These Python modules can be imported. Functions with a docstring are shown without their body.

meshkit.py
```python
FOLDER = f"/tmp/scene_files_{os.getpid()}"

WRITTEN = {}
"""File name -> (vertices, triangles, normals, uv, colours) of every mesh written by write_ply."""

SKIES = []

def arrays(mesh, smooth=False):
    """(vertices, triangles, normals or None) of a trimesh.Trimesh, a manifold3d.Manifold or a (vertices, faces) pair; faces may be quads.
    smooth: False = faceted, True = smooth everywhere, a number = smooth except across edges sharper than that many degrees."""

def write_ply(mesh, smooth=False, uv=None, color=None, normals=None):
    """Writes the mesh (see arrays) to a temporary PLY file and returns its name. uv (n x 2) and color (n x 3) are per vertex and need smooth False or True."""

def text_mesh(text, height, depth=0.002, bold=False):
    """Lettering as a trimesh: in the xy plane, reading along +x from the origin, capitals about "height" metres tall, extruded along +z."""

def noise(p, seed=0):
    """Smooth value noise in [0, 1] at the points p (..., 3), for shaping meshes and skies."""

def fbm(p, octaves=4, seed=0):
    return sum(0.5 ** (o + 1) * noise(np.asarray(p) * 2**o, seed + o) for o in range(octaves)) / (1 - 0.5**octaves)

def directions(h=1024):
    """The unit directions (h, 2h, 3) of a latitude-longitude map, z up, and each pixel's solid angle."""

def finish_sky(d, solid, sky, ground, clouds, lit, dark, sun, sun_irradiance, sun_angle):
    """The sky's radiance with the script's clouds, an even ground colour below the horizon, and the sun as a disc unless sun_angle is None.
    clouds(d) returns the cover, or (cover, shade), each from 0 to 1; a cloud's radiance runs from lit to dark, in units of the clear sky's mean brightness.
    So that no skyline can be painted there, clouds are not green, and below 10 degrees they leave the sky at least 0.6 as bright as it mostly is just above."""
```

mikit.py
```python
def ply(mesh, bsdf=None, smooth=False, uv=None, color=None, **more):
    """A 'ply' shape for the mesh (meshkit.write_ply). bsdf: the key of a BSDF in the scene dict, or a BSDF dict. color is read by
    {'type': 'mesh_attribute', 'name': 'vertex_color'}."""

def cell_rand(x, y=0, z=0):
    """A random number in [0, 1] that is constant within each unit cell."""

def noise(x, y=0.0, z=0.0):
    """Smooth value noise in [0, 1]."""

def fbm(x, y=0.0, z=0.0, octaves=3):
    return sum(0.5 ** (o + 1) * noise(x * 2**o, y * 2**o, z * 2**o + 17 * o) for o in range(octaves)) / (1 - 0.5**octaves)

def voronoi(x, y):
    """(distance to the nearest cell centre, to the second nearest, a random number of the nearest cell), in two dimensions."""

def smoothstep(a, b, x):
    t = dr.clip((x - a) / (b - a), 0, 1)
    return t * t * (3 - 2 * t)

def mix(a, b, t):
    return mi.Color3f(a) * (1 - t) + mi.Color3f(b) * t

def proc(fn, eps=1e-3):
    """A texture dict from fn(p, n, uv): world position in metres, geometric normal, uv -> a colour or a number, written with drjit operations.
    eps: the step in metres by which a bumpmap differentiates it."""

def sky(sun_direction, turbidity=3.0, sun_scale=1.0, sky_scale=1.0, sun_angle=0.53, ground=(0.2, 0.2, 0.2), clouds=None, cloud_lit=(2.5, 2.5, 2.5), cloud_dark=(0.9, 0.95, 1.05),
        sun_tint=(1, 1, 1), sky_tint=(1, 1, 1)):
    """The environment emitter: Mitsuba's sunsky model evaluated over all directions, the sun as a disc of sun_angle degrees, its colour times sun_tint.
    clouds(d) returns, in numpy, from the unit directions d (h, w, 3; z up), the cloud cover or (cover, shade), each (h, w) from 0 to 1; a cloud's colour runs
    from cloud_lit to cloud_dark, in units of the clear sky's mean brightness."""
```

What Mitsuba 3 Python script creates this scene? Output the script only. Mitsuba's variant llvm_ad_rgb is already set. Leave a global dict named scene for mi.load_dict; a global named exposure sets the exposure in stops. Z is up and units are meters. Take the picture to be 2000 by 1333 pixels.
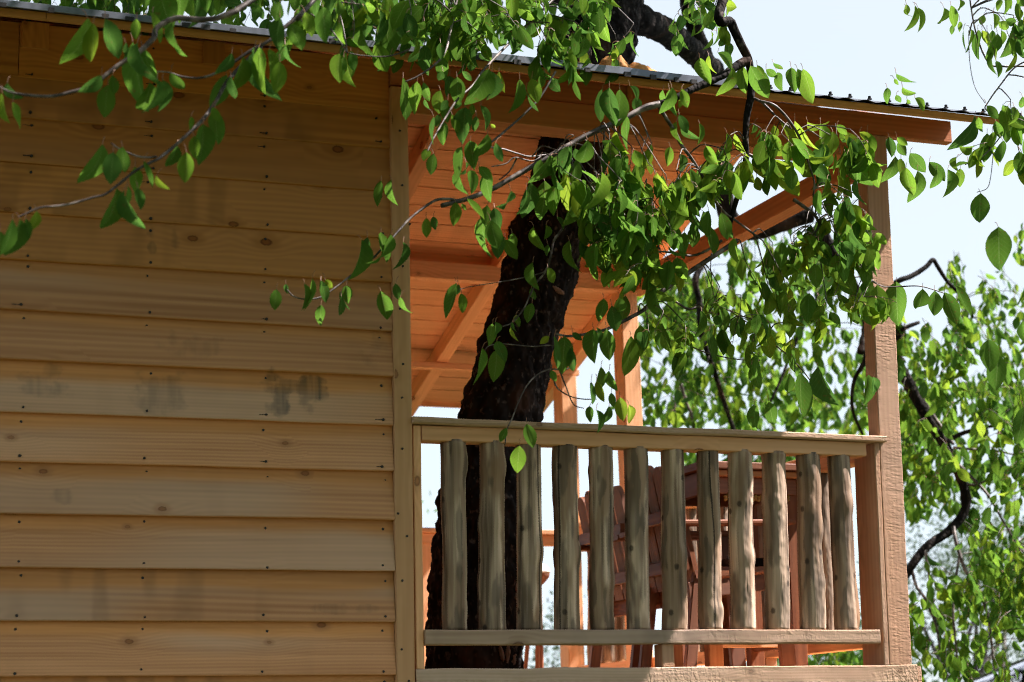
import math, random
import numpy as np, trimesh, drjit as dr, mitsuba as mi, mikit, meshkit
from mikit import proc, ply, noise, fbm, voronoi, cell_rand, smoothstep, mix
T = mi.ScalarTransform4f
scene, labels = {}, {}
rng = np.random.default_rng(11)

# ------------------------------------------------------------------ camera, light, exposure
F_PX, YAW, PITCH, ROLL = 3728.3, 0.3672, 0.20665, 0.02252
CAM = np.array([-2.2446, -6.9001, -0.2729])
_cy, _sy, _cp, _sp, _cr, _sr = (f(a) for a in (YAW, PITCH, ROLL) for f in (math.cos, math.sin))
FWD = np.array([_sy * _cp, _cy * _cp, _sp])
RIGHT = np.array([_cy, -_sy, 0.0])
DOWN = np.cross(FWD, RIGHT)
RIGHT, DOWN = _cr * RIGHT + _sr * DOWN, -_sr * RIGHT + _cr * DOWN
scene['camera'] = {'type': 'thinlens', 'fov_axis': 'x', 'fov': 2 * math.degrees(math.atan(1000 / F_PX)), 'near_clip': 0.1, 'far_clip': 500.0,
                   'aperture_radius': 0.0115, 'focus_distance': 7.6,
                   'to_world': T().look_at(origin=CAM.tolist(), target=(CAM + FWD).tolist(), up=(-DOWN).tolist())}
SUN = np.array([1.0, -0.32, 1.37])


def haze_veil(d):
    """A thin bright veil of summer haze over the whole sky, a little uneven."""
    n = meshkit.fbm(d * 3.0 + 7.0, 4)
    return .62 + .22 * n


scene['sky'] = mikit.sky(SUN.tolist(), turbidity=3, sun_scale=1.5, sun_tint=(.95, 1.02, 1.28), ground=(0.06, 0.06, 0.045), clouds=haze_veil, cloud_lit=(1.64, 1.72, 1.68))
exposure = 2.88


def at(u, v, y):
    """The point at depth y seen at (u, v) of the 2000 x 1333 photograph."""
    d = RIGHT * (u - 1000) + DOWN * (v - 666.5) + FWD * F_PX
    return CAM + d * ((y - CAM[1]) / d[1])


def px(p):
    q = np.asarray(p, float) - CAM
    z = q @ FWD
    return np.stack([q @ RIGHT / z * F_PX + 1000, q @ DOWN / z * F_PX + 666.5], -1)


# ------------------------------------------------------------------ scene helpers
def numbered(key):
    if key not in scene and key not in labels:
        return key
    k = 1
    while f'{key}_{k:03d}' in scene or f'{key}_{k:03d}' in labels:
        k += 1
    return f'{key}_{k:03d}'


def thing(name, label, category, group=None):
    key = numbered(name)
    labels[key] = {'label': label, 'category': category, **({'group': group} if group else {})}
    return key


def part(parent, name, shape, label=None, kind=None):
    key = numbered(f'{parent}__{name}')
    scene[key] = shape
    if label or kind:
        labels[key] = {**({'label': label} if label else {}), **({'kind': kind} if kind else {})}
    return key


def structure(name, shape, kind='structure'):
    scene[name] = shape
    labels[name] = {'kind': kind}


def unit(v):
    v = np.asarray(v, float)
    return v / max(np.linalg.norm(v), 1e-12)


SEED = [0]


def prism(profile, p0, p1, X, nseg=1, wob=0.0, offs=None, taper=1.0, cap=True, v_start=None):
    """A straight piece of timber: profile (n, 2) in the cross axes X and axis x X, from p0 to p1; uv in metres along and round the grain, shifted per piece.
    offs(t, profile) may move the profile along the length."""
    SEED[0] += 1
    k = SEED[0]
    p0, p1 = np.asarray(p0, float), np.asarray(p1, float)
    L = np.linalg.norm(p1 - p0)
    a = unit(p1 - p0)
    X = unit(np.asarray(X, float) - a * np.dot(X, a))
    Y = np.cross(a, X)
    pr = np.asarray(profile, float)
    n = len(pr)
    per = np.concatenate([[0], np.cumsum(np.linalg.norm(np.roll(pr, -1, 0) - pr, axis=1))])
    V, UV, Fc = [], [], []
    ts = np.linspace(0, 1, nseg + 1)
    rings = []
    for t in ts:
        q = pr * (1 + (taper - 1) * t)
        if offs is not None:
            q = offs(t, q)
        c = p0 + a * L * t
        P = c + q[:, :1] * X + q[:, 1:] * Y
        if wob:
            P = P + (meshkit.noise(P * 7 + k * 3.7) - .5)[:, None] * wob * X + (meshkit.noise(P * 7 + k * 9.1 + 50) - .5)[:, None] * wob * Y
        rings.append(P)
    u0, v0 = 20.0 * k + 10 - L / 2, (k * 0.737) % 3 if v_start is None else v_start
    for j in range(n):
        b = len(V)
        for i, P in enumerate(rings):
            V += [P[j], P[(j + 1) % n]]
            UV += [(u0 + L * ts[i], v0 + per[j]), (u0 + L * ts[i], v0 + per[j + 1])]
        for i in range(nseg):
            q = b + 2 * i
            Fc += [(q, q + 1, q + 3), (q, q + 3, q + 2)]
    if cap:
        for P, sgn in ((rings[0], -1), (rings[-1], 1)):
            b = len(V)
            c = P.mean(0)
            V += list(P) + [c]
            UV += [(u0 + 5 + (x - c) @ X, v0 + (x - c) @ Y) for x in P] + [(u0 + 5, v0)]
            for j in range(n):
                f = (b + j, b + (j + 1) % n, b + n)
                Fc.append(f if sgn > 0 else f[::-1])
    return np.array(V), np.array(Fc), np.array(UV)


def rect(x0, x1, y0, y1, c=0.003):
    """A rectangle profile with its four corners chamfered."""
    return [(x0 + c, y0), (x1 - c, y0), (x1, y0 + c), (x1, y1 - c), (x1 - c, y1), (x0 + c, y1), (x0, y1 - c), (x0, y0 + c)]


def join(ms):
    V, Fc, UV, b = [], [], [], 0
    for v, f, u in ms:
        V.append(v); Fc.append(f + b); UV.append(u); b += len(v)
    return np.vstack(V), np.vstack(Fc), np.vstack(UV)


def shape(m, bsdf, smooth=False):
    return ply((m[0], m[1]), bsdf, smooth=smooth, uv=m[2])


def timber(p0, p1, X, wx, wy, c=0.003, nseg=1, wob=0.0):
    """A sawn timber from p0 to p1 (the middle of its section), wx along X and wy across."""
    return prism(rect(-wx / 2, wx / 2, -wy / 2, wy / 2, c), p0, p1, X, nseg, wob)


def xbeam(x0, x1, y0, y1, z0, z1, c=0.003, nseg=1, wob=0.0):
    return prism(rect(y0, y1, z0, z1, c), (x0, 0, 0), (x1, 0, 0), (0, 1, 0), nseg, wob)


def ybeam(y0, y1, x0, x1, z0, z1, c=0.003, nseg=1, wob=0.0):
    # axis +y: X = z, Y = y x z = x
    return prism(rect(z0, z1, x0, x1, c), (0, y0, 0), (0, y1, 0), (0, 0, 1), nseg, wob)


def catmull(P, n=6):
    P = np.asarray(P, float)
    Q = np.vstack([2 * P[0] - P[1], P, 2 * P[-1] - P[-2]])
    out = []
    for i in range(1, len(Q) - 2):
        for t in np.arange(n) / n:
            out.append(.5 * (2 * Q[i] + (Q[i + 1] - Q[i - 1]) * t + (2 * Q[i - 1] - 5 * Q[i] + 4 * Q[i + 1] - Q[i + 2]) * t * t + (3 * Q[i] - Q[i - 1] - 3 * Q[i + 1] + Q[i + 2]) * t ** 3))
    return np.vstack(out + [P[-1]])


def tube(pts, rad, sides=8, n=6, bump=0.0, bscale=20.0, knob=0.0, jag=False):
    """A limb through the points with their radii, with uv in metres; bump roughens it."""
    SEED[0] += 1
    k = SEED[0]
    P = catmull(np.column_stack([pts, rad]), n) if n > 1 else np.column_stack([pts, rad]).astype(float)
    p, r = P[:, :3], np.maximum(P[:, 3], 2e-4)
    t = np.gradient(p, axis=0)
    t /= np.linalg.norm(t, axis=1, keepdims=True) + 1e-12
    a = unit(np.cross(t[0], [0.31, 0.9, 0.2]))
    A = []
    for q in t:
        a = unit(a - q * (a @ q))
        A.append(a)
    A = np.array(A)
    B = np.cross(t, A)
    ang = np.arange(sides + 1) * 2 * np.pi / sides
    D = np.cos(ang)[None, :, None] * A[:, None] + np.sin(ang)[None, :, None] * B[:, None]
    rr = np.repeat(r[:, None], sides + 1, 1)
    if bump:
        base = p[:, None] + D * rr[..., None]
        m = meshkit.fbm(base * bscale * np.array([1, 1, .45]) + k, 3)
        rr = rr * (1 + bump * (m - .5) * 2)
        if jag:         # plates and splinters of old bark
            f = meshkit.noise(base * np.array([48, 48, 17]) + k) * .6 + meshkit.noise(base * np.array([95, 95, 60]) + k + 30) * .4
            rr = rr + .020 * np.maximum(f - .50, 0) - .012 * np.maximum(.45 - f, 0)
        if knob:
            rr = rr * (1 + knob * np.maximum(meshkit.noise(base * 9 + k) - .68, 0) * 3)
        rr[:, -1] = rr[:, 0]
    V = p[:, None] + D * rr[..., None]
    L = np.concatenate([[0], np.cumsum(np.linalg.norm(np.diff(p, axis=0), axis=1))])
    UV = np.stack([np.repeat(20.0 * k + L[:, None], sides + 1, 1), np.repeat(ang[None] * max(r.mean(), .002), len(p), 0) + k % 7], -1)
    i, j = np.meshgrid(np.arange(len(p) - 1), np.arange(sides), indexing='ij')
    s = sides + 1
    q = np.stack([i * s + j, i * s + j + 1, (i + 1) * s + j + 1, (i + 1) * s + j], -1).reshape(-1, 4)
    Fc = np.vstack([q[:, [0, 1, 2]], q[:, [0, 2, 3]]])
    V2, UV2 = V.reshape(-1, 3), UV.reshape(-1, 2)
    nb = len(V2)
    V2 = np.vstack([V2, p[0], p[-1]])
    UV2 = np.vstack([UV2, UV2[0], UV2[-1]])
    caps = [(nb, j + 1, j) for j in range(sides)] + [(nb + 1, nb - s + j, nb - s + j + 1) for j in range(sides)]
    return V2, np.vstack([Fc, caps]), UV2


# ------------------------------------------------------------------ materials
def wood(light, dark, grey, stain=0.35, knot=0.45, rings=42.0, var=0.3, fresh=None):
    """Sawn softwood from uv in metres: u along the grain (20 m apart from piece to piece), v across it. fresh: the colour of the strip that the lap above shelters."""
    def fn(p, n, uv):
        u, v = uv.x, uv.y
        k = dr.floor(u / 20.0)
        r, r2 = cell_rand(k, 3.0), cell_rand(k, 11.0)
        d, _, w = voronoi(u * 3.3 + r * 5, v * 5.5 + r2 * 9)
        w2 = dr.abs(w * 37.0 - dr.floor(w * 37.0))
        has = dr.select(w > 1 - knot, 1.0, 0.0)
        rad = 0.035 + 0.065 * w2
        d = d + 0.012 * (noise(u * 60.0, v * 60.0) - .5)
        warp = dr.exp(-dr.square(d * 3.2)) * has
        wav = noise(u * 0.8, v * 5.0 + r * 7)
        ring = dr.sin((v * rings * (0.6 + 0.8 * r) + 2.6 * wav + 1.8 * warp) * 6.2832) * 0.5 + 0.5
        streak = fbm(u * 1.6, v * 62.0, 0.0, octaves=3)
        t = dr.clip(0.10 + 0.75 * streak + 0.42 * ring * (0.35 + 0.65 * r2) - 0.1, 0, 1)
        c = mix(dark, light, t)
        big = noise(u * 1.3 + 3.1, v * 5.0 + r * 11)
        ex = smoothstep(0.38, 0.88, big * (0.7 + 0.6 * r2)) * stain
        if fresh is not None:
            edge = v + .045 * (fbm(u * 2.2, r * 9.0, 2.0, octaves=3) - .5) + .05 * (r2 - .5)
            new = smoothstep(.105, .160, edge)
            c = mix(c, mi.Color3f(fresh) * (.8 + .4 * streak), new * .75)
            ex = ex * (1 - new)
        c = mix(c, grey, ex)
        drip = smoothstep(.42, .78, noise(u * 3.1 + r * 9, r2 * 20)) * smoothstep(.35, .8, noise(u * 17.0, v * 5.0 + 5.0)) * (.55 + .8 * fbm(u * 20.0, v * 30.0, 3.0, octaves=3))
        c = mix(c, mi.Color3f(dark) * mi.Color3f(.42, .5, .62), dr.clip(stain * .6 * drip * dr.select(r2 > .78, 1.0, .15), 0, .6))
        c = c * (1 + var * (r - 0.5))
        kn = smoothstep(rad, rad * .62, d) * has
        halo = smoothstep(rad * 2.6, rad, d) * has
        c = mix(c, mi.Color3f(dark) * 0.8, halo * 0.45)
        c = mix(c, mi.Color3f(dark) * mix((.62, .50, .42), (.26, .21, .18), smoothstep(rad * .3, rad * .8, d)), kn * (.45 + .5 * w2))
        return c
    return fn


def sawn(p, n, uv):
    u, v = uv.x, uv.y
    return noise(u * 230.0, v * 16.0) * 0.5 + fbm(u * 9.0, v * 260.0, 0.0, octaves=2) * 0.6


def rough_sawn(p, n, uv):
    u, v = uv.x, uv.y
    return noise(u * 170.0, v * 45.0) * 0.8 + noise(u * 300.0, v * 200.0) * 0.7 + fbm(u * 12.0, v * 150.0, 0.0, octaves=2) * 0.5


def timber_bsdf(fn, bump, scale, rough=0.72):
    return {'type': 'twosided', 'b': {'type': 'bumpmap', 't': proc(bump), 'scale': scale, 'n': {'type': 'principled', 'base_color': proc(fn), 'roughness': rough, 'specular': 0.25}}}


# old water stains on the weatherboards: x, z, half width, half height, strength
STAINS = [(-.545, 1.015, .055, .085, .75), (-.405, 1.03, .060, .075, .85), (-1.40, 1.03, .10, .07, .35), (-.98, 1.02, .11, .08, .40), (-.50, 1.06, .09, .03, .6), (-1.02, 1.60, .02, .07, .5), (-.93, 1.59, .02, .07, .5), (-.30, .225, .16, .02, .3), (-.86, 1.20, .12, .06, .25), (-1.33, .62, .05, .03, .3), (-.16, 1.22, .06, .07, .3)]


def stained(base):
    def fn(p, n, uv):
        c = base(p, n, uv)
        q = fbm(p.x * 16.0, p.z * 22.0, 1.0, octaves=4)
        m = mi.Float(0)
        for x, z, a, b, s in STAINS:
            d = dr.square((p.x - x) / a) + dr.square((p.z - z) / b)
            m = dr.maximum(m, s * smoothstep(1.15, .15, d + 3.4 * (q - .5)) * (.35 + 1.1 * fbm(p.x * 70.0, p.z * 9.0, 4.0, octaves=2)))
        return c * (1 - m * mi.Color3f(.62, .55, .46))
    return fn


scene['board_wood'] = timber_bsdf(stained(wood((.64, .335, .175), (.38, .165, .072), (.53, .375, .28), stain=.6, knot=.24, rings=62, fresh=(.53, .23, .072))), sawn, .0009)
scene['pale_wood'] = timber_bsdf(wood((.68, .40, .215), (.47, .235, .105), (.56, .38, .25), stain=.4, knot=.3), sawn, .0009)
scene['beam_wood'] = timber_bsdf(wood((.56, .255, .115), (.38, .145, .055), (.45, .25, .15), stain=.3, knot=.2), sawn, .0008)
scene['plate_wood'] = timber_bsdf(wood((.42, .155, .065), (.28, .092, .034), (.34, .17, .1), stain=.4, knot=.2), sawn, .0008)
scene['eave_wood'] = timber_bsdf(stained(wood((.58, .255, .067), (.34, .125, .025), (.45, .215, .09), stain=.5, knot=.22)), sawn, .0009)
scene['fresh_wood'] = timber_bsdf(wood((.80, .455, .245), (.58, .295, .14), (.52, .33, .19), stain=.3, knot=.22), sawn, .0007)
scene['post_wood'] = timber_bsdf(wood((.47, .285, .185), (.33, .18, .11), (.42, .31, .24), stain=.3, knot=.15, var=.06), rough_sawn, .0016, .8)
scene['grey_wood'] = timber_bsdf(wood((.53, .37, .265), (.28, .175, .108), (.43, .33, .265), stain=.6, knot=.25, rings=60), rough_sawn, .0032, .8)
scene['furniture_wood'] = timber_bsdf(wood((.30, .115, .055), (.145, .05, .024), (.30, .21, .18), stain=.35, knot=.3), sawn, .0004, .5)


def log_colour(p, n, uv):
    u, v = uv.x, uv.y
    k = dr.floor(u / 20.0)
    r = cell_rand(k, 5.0)
    streak = fbm(u * 2.6, v * 55.0 + r * 9, 0.0, octaves=3)
    patch = fbm(u * 4.0 + r * 3, v * 22.0, 0.0, octaves=3)
    c = mix((.10, .066, .044), (.60, .45, .33), dr.clip(streak * 1.7 - .38, 0, 1))
    c = mix(c, (.19, .11, .06), smoothstep(.42, .62, patch) * (.35 + .5 * r))
    c = mix(c, (.045, .04, .033), smoothstep(.54, .68, fbm(u * 7.0, v * 30.0 + 3, 0.0, octaves=3)) * .5)
    crack = smoothstep(.012, .004, dr.abs(dr.abs(v * 1.0 - dr.floor(v / .31) * .31 - .11 - .018 * noise(u * 3.0, r * 9))) * (1 + 2 * noise(u * 2.0, 7.0)))
    c = c * (1 - .75 * crack * dr.select(r > .35, 1.0, 0.0))
    d, _, w = voronoi(u * 7.0 + r, v * 9.0)
    c = c * (1 - .7 * smoothstep(.12, .05, d) * dr.select(w > .6, 1.0, 0.0))
    return c * (.85 + .3 * r)


def log_bump(p, n, uv):
    return fbm(uv.x * 6.0, uv.y * 60.0, 0.0, octaves=3) + .5 * noise(uv.x * 45.0, uv.y * 70.0)


scene['log_wood'] = timber_bsdf(log_colour, log_bump, .0042, .8)


def bark_colour(p, n, uv):
    b = fbm(p.x * 26, p.y * 26, p.z * 9, octaves=3)
    c = mix((.005, .004, .004), (.022, .018, .0165), smoothstep(.35, .8, b))
    flake = fbm(p.x * 60 + 9, p.y * 60, p.z * 30, octaves=3)
    c = mix(c, (.11, .092, .082), smoothstep(.60, .78, flake) * .7)
    warm = fbm(p.x * 7, p.y * 7, p.z * 4 + 5, octaves=2)
    return mix(c, (.065, .034, .022), smoothstep(.62, .82, warm) * .6)


def bark_bump(p, n, uv):
    return fbm(p.x * 34, p.y * 34, p.z * 13, octaves=3) + .5 * noise(p.x * 120, p.y * 120, p.z * 70)


scene['bark'] = {'type': 'twosided', 'b': {'type': 'bumpmap', 't': proc(bark_bump), 'scale': .011, 'n': {'type': 'principled', 'base_color': proc(bark_colour), 'roughness': .85, 'specular': .12}}}


def twig_colour(p, n, uv):
    b = fbm(p.x * 40, p.y * 40, p.z * 40, octaves=2)
    return mix((.035, .024, .02), (.20, .165, .15), smoothstep(.42, .8, b))


scene['twig_bark'] = {'type': 'twosided', 'b': {'type': 'principled', 'base_color': proc(twig_colour), 'roughness': .55, 'specular': .5}}
scene['petiole'] = {'type': 'twosided', 'b': {'type': 'principled', 'base_color': {'type': 'rgb', 'value': (.30, .15, .09)}, 'roughness': .5}}


def leaf_colour(a, b, c):
    def fn(p, n, uv):
        x, s = dr.abs(uv.x), uv.y
        rib = smoothstep(.05, .015, x)
        side = smoothstep(.86, .98, dr.sin((s * 9.0 - x * 2.4) * 6.2832) * .5 + .5) * .5 * smoothstep(1.0, .6, x)
        tone = noise(p.x * 9, p.y * 9, p.z * 9)
        col = mix(a, b, tone)
        col = mix(col, c, dr.clip(rib * .8 + side * .45, 0, 1))
        spot = smoothstep(.74, .80, noise(p.x * 210, p.y * 210, p.z * 210) * .5 + noise(p.x * 60, p.y * 60, p.z * 60) * .5)
        return mix(col, (.16, .09, .03), spot * .6)
    return fn


def leaf_bump(p, n, uv):
    x, s = dr.abs(uv.x), uv.y
    return (dr.sin((s * 9.0 - x * 2.4) * 6.2832) * .5 + .5) * .6 + smoothstep(.10, 0.0, x)


LEAF = (((.060, .150, .020), (.105, .220, .026), (.18, .29, .08)), ((.095, .205, .020), (.16, .285, .028), (.23, .34, .08)), ((.045, .115, .022), (.07, .165, .026), (.13, .23, .06)), ((.145, .245, .018), (.22, .315, .026), (.28, .37, .08)))
for i, cs in enumerate(LEAF):
    scene[f'leaf_{"abcd"[i]}'] = {'type': 'principledthin', 'base_color': proc(leaf_colour(*cs)), 'roughness': (.23, .27, .20, .30)[i], 'diff_trans': (1.25, 1.35, 1.1, 1.4)[i], 'eta': 1.5}


def rgb(c, rough=.5, metal=0.0, **kw):
    return {'type': 'twosided', 'b': {'type': 'principled', 'base_color': {'type': 'rgb', 'value': c}, 'roughness': rough, 'metallic': metal, **kw}}

scene['torn_bark'] = rgb((.20, .135, .105), .9)


def sheet_colour(p, n, uv):
    return mix((.10, .115, .15), (.19, .205, .245), fbm(p.x * 6, p.y * 6, p.z * 6, octaves=3)) * (.8 + .4 * noise(p.x * 60, p.y * 9, 2.0))


scene['roof_metal'] = {'type': 'twosided', 'b': {'type': 'principled', 'base_color': proc(sheet_colour), 'roughness': .42, 'metallic': .55}}
scene['dark_metal'] = rgb((.018, .017, .018), .5, .3)
scene['nail_iron'] = rgb((.022, .017, .014), .6, .2)


def foam_colour(p, n, uv):
    return mix((.30, .115, .028), (.48, .22, .06), fbm(p.x * 40, p.y * 40, p.z * 40, octaves=2))


scene['foam'] = {'type': 'twosided', 'b': {'type': 'principled', 'base_color': proc(foam_colour), 'roughness': .85}}


def ground_colour(p, n, uv):
    g = fbm(p.x * 1.5, p.y * 1.5, 0, octaves=4)
    return mix((.028, .045, .012), (.085, .07, .042), smoothstep(.4, .75, g))


scene['meadow'] = {'type': 'twosided', 'b': {'type': 'diffuse', 'reflectance': proc(ground_colour)}}

# ------------------------------------------------------------------ ground
g = np.linspace(-1, 1, 61)
gx, gy = np.meshgrid(np.sign(g) * np.abs(g) ** 2.2 * 220, np.sign(g) * np.abs(g) ** 2.2 * 220)
gv = np.stack([gx, gy, gx * 0], -1).reshape(-1, 3)
gv[:, 2] = -1.95 + .12 * (meshkit.fbm(gv * .35 + 40, 3) - .5)
gi = np.arange(60 * 61).reshape(60, 61)[:, :60].ravel()
structure('ground', ply((gv, np.stack([gi, gi + 1, gi + 62, gi + 61], 1)), 'meadow', smooth=True))

# ------------------------------------------------------------------ the tree house
H = thing('tree_house', 'raised wooden cabin with overlapping weatherboards and a roofed porch railed with round logs', 'tree house')
XL, XR = -3.2, 2.56                                 # roof ends
LOW = [2.183, 2.026, 1.851, 1.661, 1.483, 1.292, 1.110, .919, .742, .556, .364, .176, -.018, -.20, -.385, -.57]
TILT = [.010, .012, .007, .009, .007, -.002, .003, .001, .008, .004, 0, -.003, -.006, 0, 0, 0]
XB = -.0835


def weatherboard(x0, x1, zb, zt, tilt, thick, wav):
    n = 30
    k = len(LOW) + zb * 10

    def offs(t, q):
        q = np.array(q)
        x = x0 + (x1 - x0) * t
        q[:, 1] += tilt * (x + .8) / .75 * .5
        low = q[:, 1] < zb + .03
        q[low, 1] += wav * (float(meshkit.fbm(np.array([x * 2.1 + k * 7, k, 0.3]), 3)) - .5)
        return q
    # the profile: X = +y (into the wall), Y = axis x X = x_hat x y_hat = z
    pr = [(.034, zb), (.034, zt), (.026, zt), (.030 - thick, zb + .004), (.033 - thick, zb)]
    return prism(pr[::-1], (x0, 0, 0), (x1, 0, 0), (0, 1, 0), n, 0.0, offs, v_start=0.0)


tops = [2.398] + [z + .022 for z in LOW[:-1]]
W = H + '__wall'
for i, (zb, zt) in enumerate(zip(LOW, tops)):
    th = .008 if i == 0 else (.019 + .006 * rng.random() if i < 4 else .027 + .008 * rng.random())
    spans = [(-2.75, -1.522), (-1.519, XB)] if i == 0 else [(-2.75, XB)]
    for a, b in spans:
        part(W, 'board', shape(weatherboard(a, b, zb, zt, TILT[i], th, .012 if i in (7, 8, 9) else .006), 'eave_wood' if i < 5 else 'board_wood'))
# nails: two rows per board at the studs
nails = []
for i, (zb, zt) in enumerate(zip(LOW, tops)):
    th = .008 if i == 0 else .028
    for xs in (-2.3, -1.93, -1.47, -1.025, -.585, -.125):
        for zz in (zb + .018, zt - .052):
            if rng.random() < (.12 if zz > zb + .1 else .04):
                continue
            x, z = xs + rng.normal(0, .006), zz + rng.normal(0, .004)
            f = (z - zb) / (zt - zb)
            c = trimesh.creation.cylinder(radius=.0040 + .0016 * rng.random(), height=.008, sections=8)
            c.apply_transform(trimesh.transformations.rotation_matrix(math.pi / 2, [1, 0, 0]))
            c.apply_translation([x, .030 - th * (1 - f) - .001, z + TILT[i] * (x + .8) / 1.5])
            nails.append(c)
            if rng.random() < .35:          # the dark crack beside a nail
                b = trimesh.creation.box([.012 + .03 * rng.random(), .002, .0025])
                b.apply_translation([x - .012, .030 - th * (1 - f) - .0006, z + TILT[i] * (x + .8) / 1.5])
                nails.append(b)
for zz in np.arange(-.05, 2.3, .178):
    c = trimesh.creation.cylinder(radius=.0045, height=.006, sections=8)
    c.apply_transform(trimesh.transformations.rotation_matrix(math.pi / 2, [1, 0, 0]))
    c.apply_translation([-.043 + rng.normal(0, .014), -.0055, zz + rng.normal(0, .03)])
    nails.append(c)
part(W, 'nail', ply(trimesh.util.concatenate(nails), 'nail_iron'), 'dark nail heads in two rows on each weatherboard', 'stuff')
# corner board, wandering like the original
part(H, 'corner_board', shape(prism(rect(0, .071, -.032, 0, .003), (-.0805, .027, -.62), (-.0835, .027, 2.285), (1, 0, 0), 14, .004), 'pale_wood'), 'pale vertical corner board at the end of the weatherboards')
part(H, 'end_wall', shape(join([ybeam(.04, 2.3, -.060, -.038, z, z + .19) for z in np.arange(-.2, 2.2, .194)]), 'board_wood'))
part(H, 'end_wall', shape(join([ybeam(.04, 2.3, -2.742, -2.72, z, z + .19) for z in np.arange(-.2, 2.2, .194)]), 'board_wood'))
part(H, 'back_wall', shape(join([xbeam(-2.74, -.04, 2.3, 2.325, z, z + .19) for z in np.arange(-.2, 2.0, .194)]), 'board_wood'))
# blocks under the eave
for x0, x1, z0 in ((-2.22, -2.13, 2.30), (-1.512, -1.414, 2.296), (-.832, -.748, 2.306)):
    part(H, 'eave_block', shape(prism(rect(x0, x1, .010, .04, .003), (0, 0, z0), (0, 0, 2.396), (1, 0, 0)), 'eave_wood'))

# porch floor and its edge beam
part(H, 'edge_beam', shape(xbeam(-.004, 2.176, 0, .055, -.21, 0, .004, 40, .006), 'grey_wood'), 'grainy beam along the front edge of the porch floor')
part(H, 'beam_end', shape(prism(rect(2.178, 2.20, .006, .075, .004), (0, 0, -.2), (0, 0, -.004), (1, 0, 0)), 'post_wood'))
for j in range(22):
    part(H, 'floor_board', shape(xbeam(-.03, 2.15, .062 + j * .150, .062 + j * .150 + .145, -.036, -.006 - .002 * (j % 2)), 'fresh_wood'))
for x in (.1, 1.0, 2.0):
    part(H, 'joist', shape(ybeam(.07, 3.3, x, x + .06, -.18, -.038), 'fresh_wood'))
part(H, 'cabin_floor', shape(xbeam(-2.72, -.06, .05, 2.3, -.05, -.01), 'fresh_wood'))
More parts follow.
